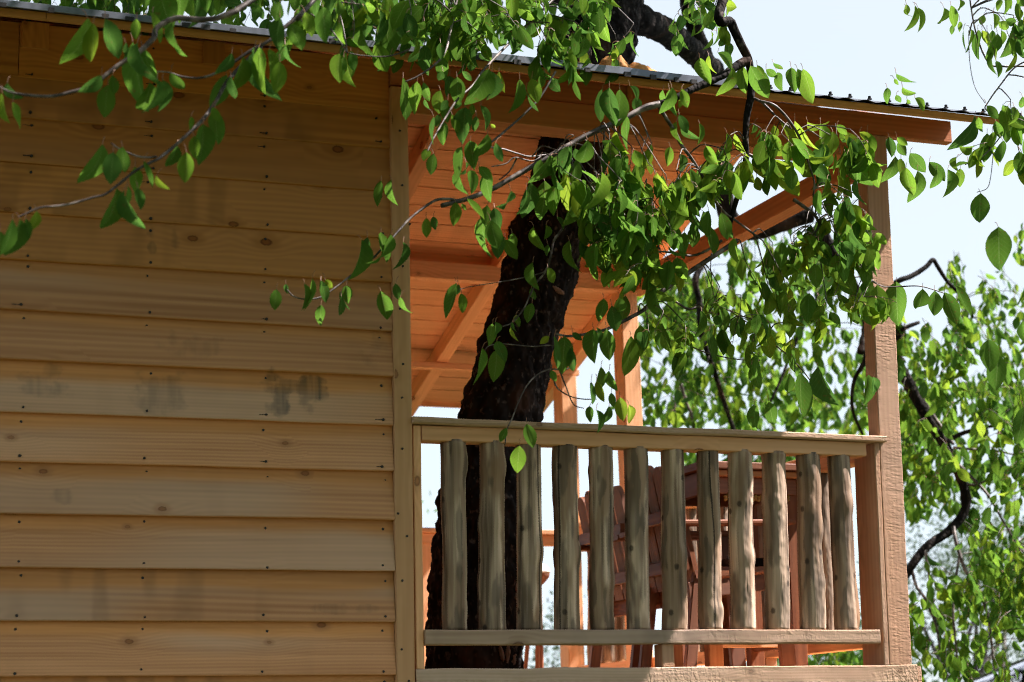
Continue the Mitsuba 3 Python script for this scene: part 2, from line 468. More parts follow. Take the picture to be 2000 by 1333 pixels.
for x, y in ((-2.6, .25), (-2.6, 2.1), (-.2, .25), (-.2, 2.1), (2.0, .3), (2.0, 3.1)):
    part(H, 'stilt', shape(timber((x, y, -2.1), (x, y, -.19), (1, 0, 0), .14, .14), 'grey_wood'))

# posts
part(H, 'porch_post', shape(prism(rect(-.0535, .0535, -.043, .044, .004), (2.0995, .044, .001), (2.1415, .044, 2.292), (1, 0, 0), 24, .004), 'post_wood'), 'front porch post of rough sawn timber, sunlit on its front')
part(H, 'railing_stud', shape(prism(rect(-.0115, .0115, -.0435, .128, .003), (2.0325, .044, .001), (2.0495, .044, .925), (1, 0, 0), 12, .002), 'post_wood'), 'narrow stud between the railing and the front porch post')
part(H, 'middle_post', shape(timber((1.990, 2.345, 0), (1.972, 2.345, 2.106), (1, 0, 0), .098, .13, .004, 10, .003), 'fresh_wood'))
part(H, 'rear_post', shape(timber((2.03, 3.36, 0), (2.03, 3.36, 1.83), (1, 0, 0), .098, .13, .004, 10, .003), 'fresh_wood'))
part(H, 'rear_post', shape(timber((1.13, 3.36, 0), (1.13, 3.36, .826), (1, 0, 0), .10, .10, .004), 'fresh_wood'))
part(H, 'rear_post', shape(timber((.05, 3.36, 0), (.05, 3.36, 1.83), (1, 0, 0), .098, .13, .004), 'fresh_wood'))
part(H, 'end_stud', shape(timber((.0145, .05, .001), (.0115, .05, .924), (1, 0, 0), .032, .09, .003, 8, .002), 'fresh_wood'))

# plates and beams
part(H, 'front_plate', shape(xbeam(-.08, 2.534, .004, .05, 2.296, 2.397, .003, 20, .002), 'plate_wood'), 'upper plate whose cut end sticks out beyond the porch post')
part(H, 'front_plate', shape(xbeam(-.012, 2.07, -.006, .125, 2.180, 2.2935, .003, 20, .003), 'beam_wood'))
part(H, 'side_beam', shape(ybeam(.13, 2.405, 2.015, 2.10, 2.108, 2.205), 'beam_wood'))
part(H, 'middle_beam', shape(xbeam(-.04, 1.925, 2.30, 2.375, 2.107, 2.198, .003, 10, .002), 'fresh_wood'))
part(H, 'middle_beam', shape(xbeam(-.04, 1.99, 2.38, 2.405, 2.202, 2.262, .003), 'fresh_wood'))
part(H, 'rear_beam', shape(xbeam(-.04, 2.1, 3.30, 3.36, 1.834, 1.868, .003, 10, .002), 'fresh_wood'))

# the roof: boards on rafters, two slopes meeting at a ridge, sheet metal on top
YE = -.60                                           # the front edge
SF, SR = .385, .31
YR = (3.0 - 2.400) / (SF + SR)
ZR = 2.400 + SF * YR
R = H + '__roof'


def zroof(y):
    return ZR - SF * (YR - y) if y < YR else 3.0 - SR * y


def slope_board(y0, y1, t0, t1, x0=XL, x1=XR, gap=0.0):
    a, b = np.array([0, y0, zroof(y0)]), np.array([0, y1, zroof(y1)])
    d = unit(b - a)
    nrm = np.cross([1, 0, 0], d)
    L = np.linalg.norm(b - a)
    c = (a + b) / 2
    return prism(rect(-L / 2 + gap, L / 2 - gap, t0, t1, .002), c * [0, 1, 1] + [x0, 0, 0], c * [0, 1, 1] + [x1, 0, 0], d, 16, .0015)


ys = np.concatenate([np.linspace(YE, YR, 12)])
for a, b in zip(ys[:-1], ys[1:]):
    if a < YE + .01:        # the front board shows its edge in lengths
        for x0, x1 in ((XL, -1.50), (-1.498, .62), (.622, XR + .02)):
            part(R, 'plank', shape(slope_board(a, b, 0, .029, x0, x1, .002), 'eave_wood'))
    else:
        part(R, 'plank', shape(slope_board(a, b, 0, .027, gap=.002), 'fresh_wood'))
yr = [YR + .002] + [1.018 + .1565 * k for k in range(0, 20)] + [3.99]
yr = [y for y in yr if y < 4.0]
for i, (a, b) in enumerate(zip(yr[:-1], yr[1:])):
    part(R, 'plank', shape(slope_board(a, b, 0, .030 - .002 * (i % 2), x1=2.15, gap=.0035), 'fresh_wood'))
# rafters
nR = np.array([0, SR, 1]) / math.hypot(SR, 1)
for xr in (-2.6, -1.75, -.25, .53, 1.25, 2.06, 2.56):
    c0, c1 = np.array([xr, YR + .03, zroof(YR + .03)]), np.array([xr, 4.005, 3.0 - SR * 4.005])
    off = -nR * .049
    if xr < 2.2:
        part(R, 'rafter', shape(timber(c0 + off, c1 + off, (1, 0, 0), .072, .094, .003, 10, .002), 'fresh_wood'))
    f0, f1 = np.array([xr, -.02, zroof(.02)]), np.array([xr, YR - .03, zroof(YR - .03)])
    nF = np.array([0, -SF, 1]) / math.hypot(SF, 1)
    if xr not in (-1.75,):
        part(R, 'rafter', shape(timber(f0 * [1, 0, 1] + [0, .14, .038] - nF * .049, f1 - nF * .049, (1, 0, 0), .072, .094), 'fresh_wood'))
# gable boards at the porch side
# corrugated sheet
xs = np.arange(XL - .02, XR + .03, .0125)
wave = .004 * np.cos(xs / .09 * 2 * np.pi)
V, Fc = [], []
for y, dz in ((YE - .025, .041), (-.3, .041), (YR - .15, .043), (YR, .047)):
    V.append(np.column_stack([xs, xs * 0 + y, zroof(y) + dz + wave + .0035 * (meshkit.noise(np.column_stack([xs * 1.3, xs * 0 + y, xs * 0])) - .5)]))
for y, dz in ((YR + .15, .040), (2.0, .037), (4.06, .037)):
    V.append(np.column_stack([np.minimum(xs, 2.18), xs * 0 + y, zroof(y) + dz + wave]))
n = len(xs)
i, j = np.meshgrid(np.arange(len(V) - 1), np.arange(n - 1), indexing='ij')
Fq = np.stack([i * n + j, i * n + j + 1, (i + 1) * n + j + 1, (i + 1) * n + j], -1).reshape(-1, 4)
Vt = np.vstack(V)
both = np.vstack([Vt, Vt + [0, 0, .0016]])
Fq = np.vstack([Fq[:, ::-1], Fq + len(Vt)])
part(R, 'metal_sheet', ply((both, Fq), 'roof_metal', smooth=True), 'dark corrugated metal sheet on the roof')
ze = zroof(YE - .03)
part(R, 'edge_flashing', shape(xbeam(XL, .12, YE - .036, YE - .029, ze + .034, ze + .058, .001, 24, .002), 'roof_metal'), 'folded dark metal flashing along the roof edge')
part(R, 'edge_flashing', shape(xbeam(.09, 1.12, YE - .039, YE - .032, ze + .036, ze + .064, .001, 24, .003), 'roof_metal'))
sc = []
for x in np.arange(XL, XR + .03, .09):
    right = x > 1.12
    c = trimesh.creation.cylinder(radius=.0062, height=.012, sections=8)
    w = trimesh.creation.cylinder(radius=.010, height=.003, sections=10)
    if right:
        m = trimesh.util.concatenate([c, w.apply_translation([0, 0, -.006])])
        m.apply_translation([x, YE + .015, zroof(YE + .015) + .056])
        sc.append(m)
    elif rng.random() < .75:
        b = trimesh.creation.box([.018 + .012 * rng.random(), .006, .013 + .006 * rng.random()])
        b.apply_translation([x + rng.normal(0, .008), YE - .042, ze + .036])
        sc.append(b)
part(R, 'roofing_screw', ply(trimesh.util.concatenate(sc), 'dark_metal'), 'dark screw heads along the roof edge', 'stuff')

# the foam packed round the trunk where it leaves the roof
fs = []
for k in range(34):
    a = rng.random() * 2 * math.pi
    r = .045 + .04 * rng.random()
    m = trimesh.creation.icosphere(subdivisions=3, radius=r)
    m.vertices *= 1 + .55 * (meshkit.fbm(m.vertices * 26 + k * 3, 3) - .5)[:, None]
    m.apply_translation([1.30 + .235 * math.cos(a), 1.10 + .22 * math.sin(a), 2.755 + .05 * rng.random()])
    fs.append(m)
part(H, 'foam_seal', ply(trimesh.util.concatenate(fs), 'foam', smooth=True), 'orange foam packed round the trunk on the roof')
m = trimesh.creation.icosphere(subdivisions=3, radius=1.0)
m.vertices *= [.014, .008, .036]
m.vertices *= 1 + .4 * (meshkit.fbm(m.vertices * 60, 2) - .5)[:, None]
m.apply_translation(at(1230, 180, -.004))
part(H, 'foam_seal', ply(m, 'foam', smooth=True), 'drip of orange foam on the front plate')

# ------------------------------------------------------------------ front railing
RF = H + '__front_railing'
part(RF, 'hand_rail', shape(xbeam(-.012, 2.083, -.028, .105, .9285, .953, .004, 30, .005), 'grey_wood'))
part(RF, 'upper_rail', shape(xbeam(.031, 1.995, .0, .085, .868, .926, .003, 24, .003), 'fresh_wood'))
part(RF, 'lower_rail', shape(xbeam(.031, 2.003, -.012, .085, .090, .145, .004, 40, .006), 'grey_wood'))
part(RF, 'block', shape(prism(rect(1.018, 1.070, .008, .085, .003), (0, 0, .001), (0, 0, .089), (1, 0, 0), 4, .002), 'post_wood'))
LOGS = [(.172, .167, .051, .047), (.333, .320, .050, .054), (.487, .4715, .049, .0505), (.644, .6315, .049, .0515), (.797, .782, .049, .047), (.9515, .9375, .0475, .0475),
        (1.114, 1.0925, .047, .0515), (1.2745, 1.255, .0465, .048), (1.4225, 1.401, .0505, .052), (1.577, 1.5575, .049, .0515), (1.739, 1.7205, .051, .0525), (1.886, 1.876, .048, .046)]


def log(p_top, p_bot, r_top, r_bot):
    n = 10
    t = np.linspace(0, 1, n)
    P = np.outer(1 - t, p_bot) + np.outer(t, p_top)
    k = rng.random() * 50
    P[1:-1, 0] += .007 * (meshkit.noise(np.column_stack([t * 3 + k, t * 0, t * 0])) - .5)[1:-1]
    P[1:-1, 1] += .010 * (meshkit.noise(np.column_stack([t * 3 + k + 20, t * 0, t * 0])) - .5)[1:-1]
    r = r_bot + (r_top - r_bot) * t + .0035 * (meshkit.noise(np.column_stack([t * 5 + k, t * 0 + 3, t * 0])) - .5)
    return tube(P, r, 32, 6, .035, 22, .22)


for xt, xb, rt, rb in LOGS:
    part(RF, 'log_baluster', shape(log((xt, .048, .875), (xb, .048, .143), rt, rb), 'log_wood', smooth=True))
# side railing, between the front and the middle post, and on to the rear post
RS = H + '__side_railing'
part(RS, 'hand_rail', shape(ybeam(.095, 3.29, 2.035, 2.135, .928, .952), 'fresh_wood'))
part(RS, 'upper_rail', shape(ybeam(.095, 3.29, 2.045, 2.125, .868, .926), 'fresh_wood'))
part(RS, 'lower_rail', shape(ybeam(.095, 3.29, 2.03, 2.10, .078, .140), 'fresh_wood'))
for y in (.36, .55, .74, .93, 1.12, 1.32, 1.51, 1.70, 1.89, 2.08, 2.55, 2.74, 2.93, 3.12):
    part(RS, 'log_baluster', shape(log((2.078, y + .01 * rng.normal(), .872), (2.072, y, .139), .044, .046), 'log_wood', smooth=True))
part(RS, 'block', shape(prism(rect(2.03, 2.09, 1.04, 1.12, .003), (0, 0, -.004), (0, 0, .077), (1, 0, 0)), 'post_wood'))
# rear railing
RB = H + '__rear_railing'
part(RB, 'hand_rail', shape(xbeam(.10, 1.98, 3.27, 3.40, .886, .912), 'fresh_wood'))
part(RB, 'upper_rail', shape(xbeam(.10, 1.98, 3.30, 3.38, .828, .884), 'fresh_wood'))

# ------------------------------------------------------------------ furniture on the porch
def slat(p0, p1, X, w, t, round_top=False):
    """A plank, its far end rounded if asked."""
    if not round_top:
        return timber(p0, p1, X, w, t, .003)
    p0, p1 = np.asarray(p0, float), np.asarray(p1, float)
    a = unit(p1 - p0)
    X = unit(np.asarray(X, float) - a * np.dot(X, a))
    N = np.cross(a, X)
    L = np.linalg.norm(p1 - p0)
    ang = np.linspace(0, math.pi, 9)
    out = [(-w / 2, 0), (w / 2, 0)] + [(w / 2 * math.cos(q), L - w / 2 + w / 2 * math.sin(q)) for q in ang]
    SEED[0] += 1
    k = SEED[0]
    o = np.array(out)
    V = np.vstack([p0 + o[:, :1] * X + o[:, 1:] * a + N * s for s in (-t / 2, t / 2)])
    UV = np.vstack([np.column_stack([20. * k + 10 + o[:, 1], o[:, 0] + k % 3])] * 2)
    n = len(o)
    Fc = [(0, i + 1, i) for i in range(1, n - 1)] + [(n, n + i, n + i + 1) for i in range(1, n - 1)]
    V2, UV2 = [V], [UV]
    b = 2 * n
    for i in range(n):
        j = (i + 1) % n
        V2.append(np.array([V[i], V[j], V[n + j], V[n + i]]))
        UV2.append(np.array([UV[i], UV[j], UV[j] + [0, t], UV[i] + [0, t]]))
        Fc += [(b, b + 1, b + 2), (b, b + 2, b + 3)]
        b += 4
    return np.vstack(V2), np.array(Fc), np.vstack(UV2)


def plank_chair(xb, y0, label, n=5, w=.092):
    """A chair facing +x whose back of round-topped planks stands at x = xb."""
    c = thing('plank_chair', label, 'chair', None)
    lean = np.array([-.20, 0, 1.0])
    for k in range(n):
        y = y0 + (k + .5) * (w + .012)
        top = .865 + .035 * (1 - abs(k - (n - 1) / 2) / ((n - 1) / 2))
        z0 = .36
        s = (top - z0)
        part(c, 'back_plank', shape(slat(np.array([xb + .115, y, z0]), np.array([xb + .115, y, z0]) + lean * s, (0, 1, 0), w, .022, True), 'furniture_wood'))
    W_ = n * (w + .012)
    ym = y0 + W_ / 2
    for z, dx in ((.66, .055 - .035), (.45, .097 - .035)):
        part(c, 'back_rail', shape(timber((xb + dx, y0 + .01, z), (xb + dx, y0 + W_ - .01, z), (1, 0, 0), .024, .055), 'furniture_wood'))
    for k in range(5):
        x = xb + .14 + k * .092
        part(c, 'seat_plank', shape(timber((x, y0, .40 + .010 * k), (x, y0 + W_, .40 + .010 * k), (1, 0, .1), .084, .022), 'furniture_wood'))
    for y in (y0 + .02, y0 + W_ - .02):
        part(c, 'rear_leg', shape(timber((xb + .06, y, 0), (xb + .12, y, .42), (1, 0, 0), .05, .03), 'furniture_wood'))
        part(c, 'front_leg', shape(timber((xb + .53, y, 0), (xb + .50, y, .62), (1, 0, 0), .07, .03), 'furniture_wood'))
        part(c, 'side_rail', shape(timber((xb + .07, y, .335), (xb + .54, y, .385), (0, 0, 1), .07, .024), 'furniture_wood'))
        part(c, 'arm_rest', shape(timber((xb - .02, y, .62), (xb + .58, y, .635), (0, 1, 0), .085, .022, .006), 'furniture_wood'))
    part(c, 'seat_rail', shape(timber((xb + .155, y0 + .03, .335), (xb + .155, y0 + W_ - .03, .335), (0, 0, 1), .085, .022), 'furniture_wood'))
    return c


plank_chair(1.305, 1.02, 'reddish brown plank chair with a round-topped back, left of the two on the porch')
plank_chair(1.285, .42, 'reddish brown plank chair beside the table, its round-topped back the right one of two', 5, .088)

t = thing('porch_table', 'orange brown high wooden table with deep aprons behind the right-hand log balusters', 'table')
TX0, TX1, TY0, TY1 = 1.49, 1.955, .50, .98
part(t, 'table_top', shape(xbeam(TX0 - .03, TX1 + .03, TY0 - .03, TY1 + .03, .868, .900, .004, 10, .002), 'furniture_wood'))
part(t, 'top_edge', shape(xbeam(TX0 - .015, TX1 + .015, TY0 - .016, TY0 + .01, .838, .866, .003), 'beam_wood'))
part(t, 'apron', shape(xbeam(TX0 + .02, TX1 - .02, TY0 + .005, TY0 + .028, .765, .836, .003), 'furniture_wood'))
part(t, 'apron', shape(xbeam(TX0 + .02, TX1 - .02, TY1 - .03, TY1 - .01, .765, .866, .003), 'furniture_wood'))
part(t, 'apron', shape(ybeam(TY0 + .03, TY1 - .03, TX0 + .005, TX0 + .028, .765, .866, .003), 'furniture_wood'))
part(t, 'apron', shape(ybeam(TY0 + .03, TY1 - .03, TX1 - .028, TX1 - .005, .765, .866, .003), 'furniture_wood'))
for x in (TX0 + .025, TX1 - .03):
    for y in (TY0 + .045, TY1 - .04):
        part(t, 'leg', shape(timber((x, y, 0), (x, y, .764 if y > .7 else .836), (1, 0, 0), .07, .05, .004), 'beam_wood' if x < 1.6 else 'furniture_wood'))
part(t, 'shelf', shape(xbeam(TX0 + .06, TX1 - .06, TY0 + .02, TY1 - .02, .425, .447), 'furniture_wood'))
part(t, 'shelf_rail', shape(xbeam(TX0 + .06, TX1 - .065, TY0 + .025, TY0 + .045, .10, .165), 'fresh_wood'))
part(t, 'stretcher', shape(ybeam(TY0 + .06, TY1 - .06, TX1 - .05, TX1 - .02, .10, .16), 'furniture_wood'))
part(t, 'back_panel', shape(xbeam(TX0 + .06, TX1 - .065, TY1 - .06, TY1 - .045, .17, .42), 'furniture_wood'))
m = trimesh.util.concatenate([trimesh.creation.icosphere(subdivisions=2, radius=.0075).apply_translation([TX0 + .10 + .0135 * k, TY0 + .018, .752 - .013 * r + (.006 if k % 2 else 0)]) for k in range(24) for r in range(2)])
part(t, 'beaded_trim', ply(m, rgb((.34, .22, .06), .5), smooth=True), 'small golden brown beaded trim below the apron')
# dark tray on the shelf
pr = [(0, 0), (.135, 0), (.150, .006), (.158, .030), (.166, .032), (.166, .037), (.150, .036), (.143, .010), (0, .008)]
m = trimesh.creation.revolve(pr, sections=40)
m.apply_translation([1.745, .66, .448])
k = thing('dark_tray', 'black round tray on the lower shelf of the porch table', 'tray')
part(k, 'dish', ply(m, 'dark_metal', smooth=30))
m = tube([(1.615, .56, .480), (1.60, .545, .492), (1.625, .535, .492), (1.65, .53, .480)], [.004] * 4)
part(k, 'handle', shape(m, 'dark_metal', True))

# small round stool further back, half hidden by the third log
k = thing('round_stool', 'small stool with a pale domed cushion seen between the third and fourth log', 'stool')
c = at(1048, 1120, 2.75)
m = trimesh.creation.revolve([(0, .055), (.03, .053), (.055, .042), (.072, .022), (.076, .004), (.070, -.004), (0, -.004)], sections=36)
m.apply_translation(c)
part(k, 'cushion', ply(m, rgb((.52, .50, .46), .8), smooth=40))
m = trimesh.creation.revolve([(0, -.006), (.070, -.006), (.068, -.022), (.045, -.05), (.02, -.07), (0, -.07)], sections=30)
m.apply_translation(c)
part(k, 'seat', ply(m, rgb((.20, .09, .05), .6), smooth=40))
for q in range(3):
    a = q * 2.1 + .4
    part(k, 'leg', shape(tube([c + [.02 * math.cos(a), .02 * math.sin(a), -.06], [c[0] + .06 * math.cos(a) - .03, c[1] + .06 * math.sin(a), .0]], [.011, .012], 10, 1), 'furniture_wood', True))

# ------------------------------------------------------------------ the old tree that grows through the porch
TREE = thing('old_tree', 'old leaning tree with a near black trunk growing through the porch roof, leafy branches drooping', 'tree')
tr = [(.66, 1.25, -2.1, .30), (.655, 1.25, -1.0, .25), (.665, 1.25, -.3, .228), (.676, 1.25, .06, .214), (.6785, 1.25, .336, .209), (.712, 1.25, .61, .205), (.757, 1.25, .94, .192), (.822, 1.25, 1.18, .184),
      (.930, 1.25, 1.576, .168), (.992, 1.25, 1.75, .169), (1.085, 1.25, 2.06, .176), (1.157, 1.25, 2.241, .172), (1.262, 1.25, 2.62, .166), (1.385, 1.25, 3.02, .158), (1.455, 1.26, 3.187, .140), (1.50, 1.28, 3.33, .128), (1.58, 1.35, 3.8, .115), (1.62, 1.4, 4.3, .09), (1.6, 1.5, 5.2, .05)]
tr = np.array(tr)
part(TREE, 'trunk', shape(tube(tr[:, :3], tr[:, 3], 150, 40, .15, 30, .10, True), 'bark', True), 'near black rough trunk')
CARVE = [((1090, 566), .05, .8), ((1043, 1105), .04, .5), ((1012, 1160), .06, 1.2), ((860, 1190), .05, .4)]
# pale torn bark on the trunk
sc_ = []
for (u, v, w, h, ang) in ((1090, 568, 30, 9, .5), (1020, 1085, 8, 30, .3), (1003, 1140, 7, 30, -.2), (1008, 1165, 16, 12, .6), (985, 1275, 10, 40, .1), (1000, 1290, 14, 26, .3), (972, 1280, 8, 30, -.2)):
    p = at(u, v, 1.10)
    s = np.linalg.norm(p - CAM) / F_PX
    m = trimesh.creation.icosphere(subdivisions=3, radius=1)
    m.vertices *= [w * s * .5, .018, h * s * .5]
    m.vertices *= 1 + .9 * (meshkit.fbm(m.vertices * 45 + u, 3) - .5)[:, None]
    m.apply_transform(trimesh.transformations.rotation_matrix(ang, [0, 1, 0]))
    # press it onto the trunk's surface
    z = p[2]
    cx = np.interp(z, tr[:, 2], tr[:, 0]); rr = np.interp(z, tr[:, 2], tr[:, 3])
    dx = p[0] - cx
    m.apply_translation([p[0], 1.25 - math.sqrt(max(rr * rr - dx * dx, 1e-4)) + .004, p[2]])
    part(TREE, 'torn_bark', ply(m, 'torn_bark', smooth=True))

BR = []        # every branch: sampled points, for the twigs to start from


def off(y):
    return y - .24 if -1.2 < y < 0 else y


def branch(uvy, r0, r1, bump=.10, name='branch', world=(), end=()):
    P = np.array([list(w) for w in world] + [at(q[0], q[1], off(q[2])) for q in uvy] + [list(w) for w in end])
    r = np.linspace(r0, r1, len(P))
    part(TREE, name, shape(tube(P, r, 48 if r0 > .04 else 14 if r0 > .02 else 7, 16 if r0 > .04 else 7, bump, 40, .25, r0 > .04), 'bark' if r0 > .014 else 'twig_bark', True))
    BR.append(catmull(P, 6))
    return P


# limbs over the roof
branch([(1255, 42, 1.35), (1300, 62, 1.6), (1345, 95, 1.95), (1378, 128, 2.3), (1402, 168, 2.6)], .074, .050, .12, world=[(1.47, 1.27, 3.25)], end=[(3.0, 3.0, 2.75), tuple(at(1585, 420, 2.9))])
branch([(1595, 440, 2.9), (1625, 490, 2.9), (1660, 548, 2.9), (1686, 600, 2.9), (1692, 640, 2.85), (1680, 690, 2.8)], .042, .02, .12)
branch([(1390, 150, 2.45), (1372, 95, 2.2), (1350, 40, 2.0), (1335, -30, 1.9)], .048, .035, .12)
branch([(1130, 120, 1.0), (1140, 70, .95), (1160, 10, .9), (1185, -60, .9)], .05, .03, .12)
branch([(1112, 105, 1.1), (1125, 50, 1.0), (1118, 10, .9), (1085, -10, .8), (1060, -40, .7)], .05, .025, .12)
# the dark branch in front of the porch, and its arms
B2 = branch([(1412, 0, -.55), (1428, 45, -.55), (1446, 85, -.55), (1462, 118, -.55), (1466, 150, -.55), (1467, 185, -.55), (1459, 225, -.55), (1456, 270, -.55), (1457, 312, -.54), (1444, 370, -.52), (1430, 420, -.5), (1424, 446, -.5)], .022, .008, .12, world=[(1.58, 1.3, 4.1), (1.70, .4, 4.0), (1.62, -.35, 3.5)])
branch([(1462, 116, -.55), (1440, 128, -.56), (1416, 145, -.58), (1380, 162, -.6), (1345, 178, -.62), (1318, 192, -.62), (1286, 204, -.6)], .016, .012, .14)
branch([(1290, 203, -.6), (1256, 212, -.6), (1226, 228, -.6), (1186, 246, -.6), (1136, 270, -.6), (1080, 302, -.6), (1020, 336, -.6), (960, 370, -.6), (920, 386, -.6), (893, 394, -.6), (862, 402, -.6)], .0125, .008, .14)
branch([(893, 392, -.6), (872, 389, -.61), (850, 392, -.62), (825, 408, -.63), (800, 428, -.64), (780, 450, -.65), (752, 480, -.67), (725, 508, -.68), (690, 535, -.7), (655, 562, -.72), (628, 580, -.73), (600, 585, -.74), (575, 580, -.75), (560, 566, -.76)], .0052, .0022, .05)
branch([(1284, 204, -.6), (1300, 230, -.58), (1318, 258, -.56), (1332, 285, -.55), (1352, 312, -.54), (1372, 345, -.53), (1392, 385, -.52), (1415, 415, -.51), (1438, 432, -.5), (1470, 456, -.5)], .0075, .004, .08)
branch([(1457, 300, -.54), (1472, 306, -.54), (1490, 313, -.54), (1510, 330, -.53), (1530, 344, -.5)], .006, .004, .06)
branch([(1550, 390, -.5), (1575, 408, -.5), (1592, 422, -.5), (1600, 440, -.48), (1592, 455, -.47)], .0075, .004, .06)
branch([(1484, 198, -.6), (1510, 205, -.62), (1530, 222, -.62), (1548, 245, -.62), (1562, 270, -.62), (1572, 295, -.62), (1580, 322, -.6), (1590, 355, -.6), (1588, 385, -.58)], .006, .0035, .06)
branch([(1466, 190, -.55), (1484, 198, -.58), (1500, 212, -.6), (1520, 232, -.62), (1545, 252, -.64)], .006, .003, .06)
# over the wall, in front, from the upper right
branch([(560, -60, -1.6), (330, 40, -1.6), (300, 75, -1.6), (268, 105, -1.6), (240, 122, -1.6), (212, 143, -1.6), (180, 168, -1.6), (140, 180, -1.6), (105, 188, -1.6), (70, 188, -1.6), (30, 183, -1.6), (5, 174, -1.6), (-40, 150, -1.6)], .010, .003, .05, world=[(1.4, 1.0, 4.3), (.3, -.6, 3.9)])
branch([(640, -30, -1.5), (590, 25, -1.5), (560, 50, -1.5), (525, 80, -1.5), (490, 99, -1.5), (462, 118, -1.5), (438, 135, -1.5), (410, 148, -1.5), (385, 153, -1.5), (355, 150, -1.5), (330, 142, -1.5), (306, 140, -1.5)], .008, .002, .05, world=[(1.4, 1.0, 4.3), (.4, -.7, 3.6)])
branch([(510, 92, -1.5), (470, 130, -1.5), (440, 165, -1.52), (425, 192, -1.54), (412, 212, -1.55), (396, 234, -1.56), (378, 252, -1.57), (352, 276, -1.58), (336, 290, -1.58), (310, 310, -1.6), (290, 320, -1.6), (262, 336, -1.6), (230, 362, -1.6), (205, 380, -1.6), (182, 386, -1.6), (140, 398, -1.6), (110, 403, -1.6), (78, 406, -1.6), (50, 418, -1.6), (35, 424, -1.6)], .0065, .0025, .05)
branch([(306, 306, -1.6), (290, 308, -1.6), (270, 306, -1.6), (245, 297, -1.6), (228, 288, -1.6), (217, 280, -1.6)], .0035, .002, .05)
branch([(800, 96, -.9), (785, 103, -.9), (760, 110, -.9), (735, 111, -.9), (700, 108, -.9), (678, 103, -.9)], .003, .0018, .03)
branch([(900, -40, -.7), (880, 60, -.75), (868, 105, -.8), (845, 130, -.8), (815, 150, -.8), (792, 160, -.8)], .005, .0025, .05)
branch([(960, 120, -.7), (925, 165, -.75), (893, 195, -.8), (870, 230, -.82), (848, 268, -.85), (835, 295, -.86)], .005, .0025, .05, world=[tuple(at(1120, -40, -.7))])
branch([(1085, 140, -.75), (1055, 190, -.75), (1022, 225, -.75), (980, 262, -.75), (955, 285, -.75), (985, 292, -.7), (1010, 300, -.68), (1035, 306, -.65), (1070, 302, -.6)], .004, .003, .05)
branch([(1060, 303, -.6), (1040, 315, -.62), (1006, 308, -.64), (988, 320, -.64), (960, 326, -.64)], .003, .002)
branch([(1010, 308, -.62), (995, 335, -.6), (975, 352, -.6)], .0028, .0022)
# centre, in front of the trunk
branch([(1305, 560, -.45), (1280, 585, -.45), (1258, 605, -.45), (1232, 620, -.45), (1205, 634, -.45), (1180, 645, -.45), (1150, 652, -.45), (1110, 657, -.45), (1085, 652, -.45)], .0095, .004, .08, world=[tuple(at(1440, 470, -.72))])
branch([(1095, 660, -.45), (1120, 690, -.47), (1112, 718, -.47), (1095, 722, -.47), (1072, 722, -.47), (1050, 732, -.48), (1030, 752, -.49), (1014, 782, -.5), (1000, 818, -.5), (990, 840, -.5), (986, 870, -.5)], .0035, .002)
branch([(1100, 445, -.5), (1082, 470, -.5), (1076, 498, -.5), (1070, 520, -.5), (1060, 538, -.5), (1048, 552, -.5), (1036, 574, -.5), (1026, 598, -.5), (1012, 618, -.5), (998, 632, -.5), (982, 638, -.5)], .0045, .0022)
branch([(1062, 532, -.5), (1035, 540, -.52), (1000, 547, -.53), (965, 553, -.54), (920, 560, -.55), (898, 566, -.56)], .0022, .0014)
branch([(1100, 675, -.45), (1070, 675, -.46), (1040, 677, -.47), (1005, 674, -.48), (980, 672, -.48), (955, 676, -.49), (945, 688, -.49)], .0025, .0016)
branch([(1080, 740, -.46), (1090, 760, -.46), (1115, 775, -.46), (1140, 780, -.46), (1165, 780, -.46)], .003, .0016)
branch([(1092, 722, -.46), (1105, 755, -.46), (1120, 790, -.46), (1140, 798, -.46)], .003, .0016)
branch([(1130, 500, -.5), (1150, 475, -.5), (1170, 462, -.5), (1185, 445, -.5), (1215, 425, -.5), (1260, 420, -.5)], .003, .002, world=[])
branch([(1265, 495, -.48), (1290, 492, -.48), (1320, 495, -.48), (1350, 500, -.48), (1380, 490, -.48), (1410, 470, -.5)], .003, .0055)
# behind and beside the porch
branch([(1752, 640, 2.9), (1752, 700, 2.9), (1772, 745, 2.9), (1790, 780, 2.9), (1815, 825, 2.9), (1842, 865, 2.9), (1866, 910, 2.9), (1882, 950, 2.9), (1887, 980, 2.9), (1878, 1010, 2.9), (1850, 1040, 2.9), (1818, 1062, 2.9), (1795, 1085, 2.9), (1778, 1110, 2.9), (1760, 1140, 2.9)], .036, .024, .14, world=[tuple(at(1692, 600, 2.9))])
branch([(1750, 690, 2.9), (1752, 655, 2.85), (1770, 640, 2.8), (1795, 630, 2.8)], .022, .01, .12)
branch([(1750, 552, 2.6), (1780, 540, 2.6), (1808, 522, 2.6), (1822, 508, 2.6), (1832, 522, 2.6), (1850, 550, 2.6), (1866, 566, 2.6), (1886, 590, 2.6), (1900, 620, 2.6)], .018, .009, .12, world=[tuple(at(1700, 590, 2.8))])
branch([(1800, 780, 2.9), (1822, 812, 2.9), (1850, 850, 2.85), (1862, 868, 2.8)], .014, .009)
branch([(1842, 868, 2.9), (1868, 852, 2.85), (1895, 842, 2.8), (1930, 834, 2.8), (1985, 830, 2.8)], .017, .008, .12)
branch([(1862, 875, 2.8), (1900, 878, 2.7), (1950, 882, 2.7), (2010, 896, 2.6)], .009, .005)
branch([(1884, 945, 2.9), (1905, 948, 2.85), (1925, 940, 2.8)], .011, .006)
branch([(1868, 905, 2.8), (1895, 930, 2.7), (1930, 968, 2.6), (1960, 1020, 2.5), (1990, 1070, 2.5)], .012, .005)
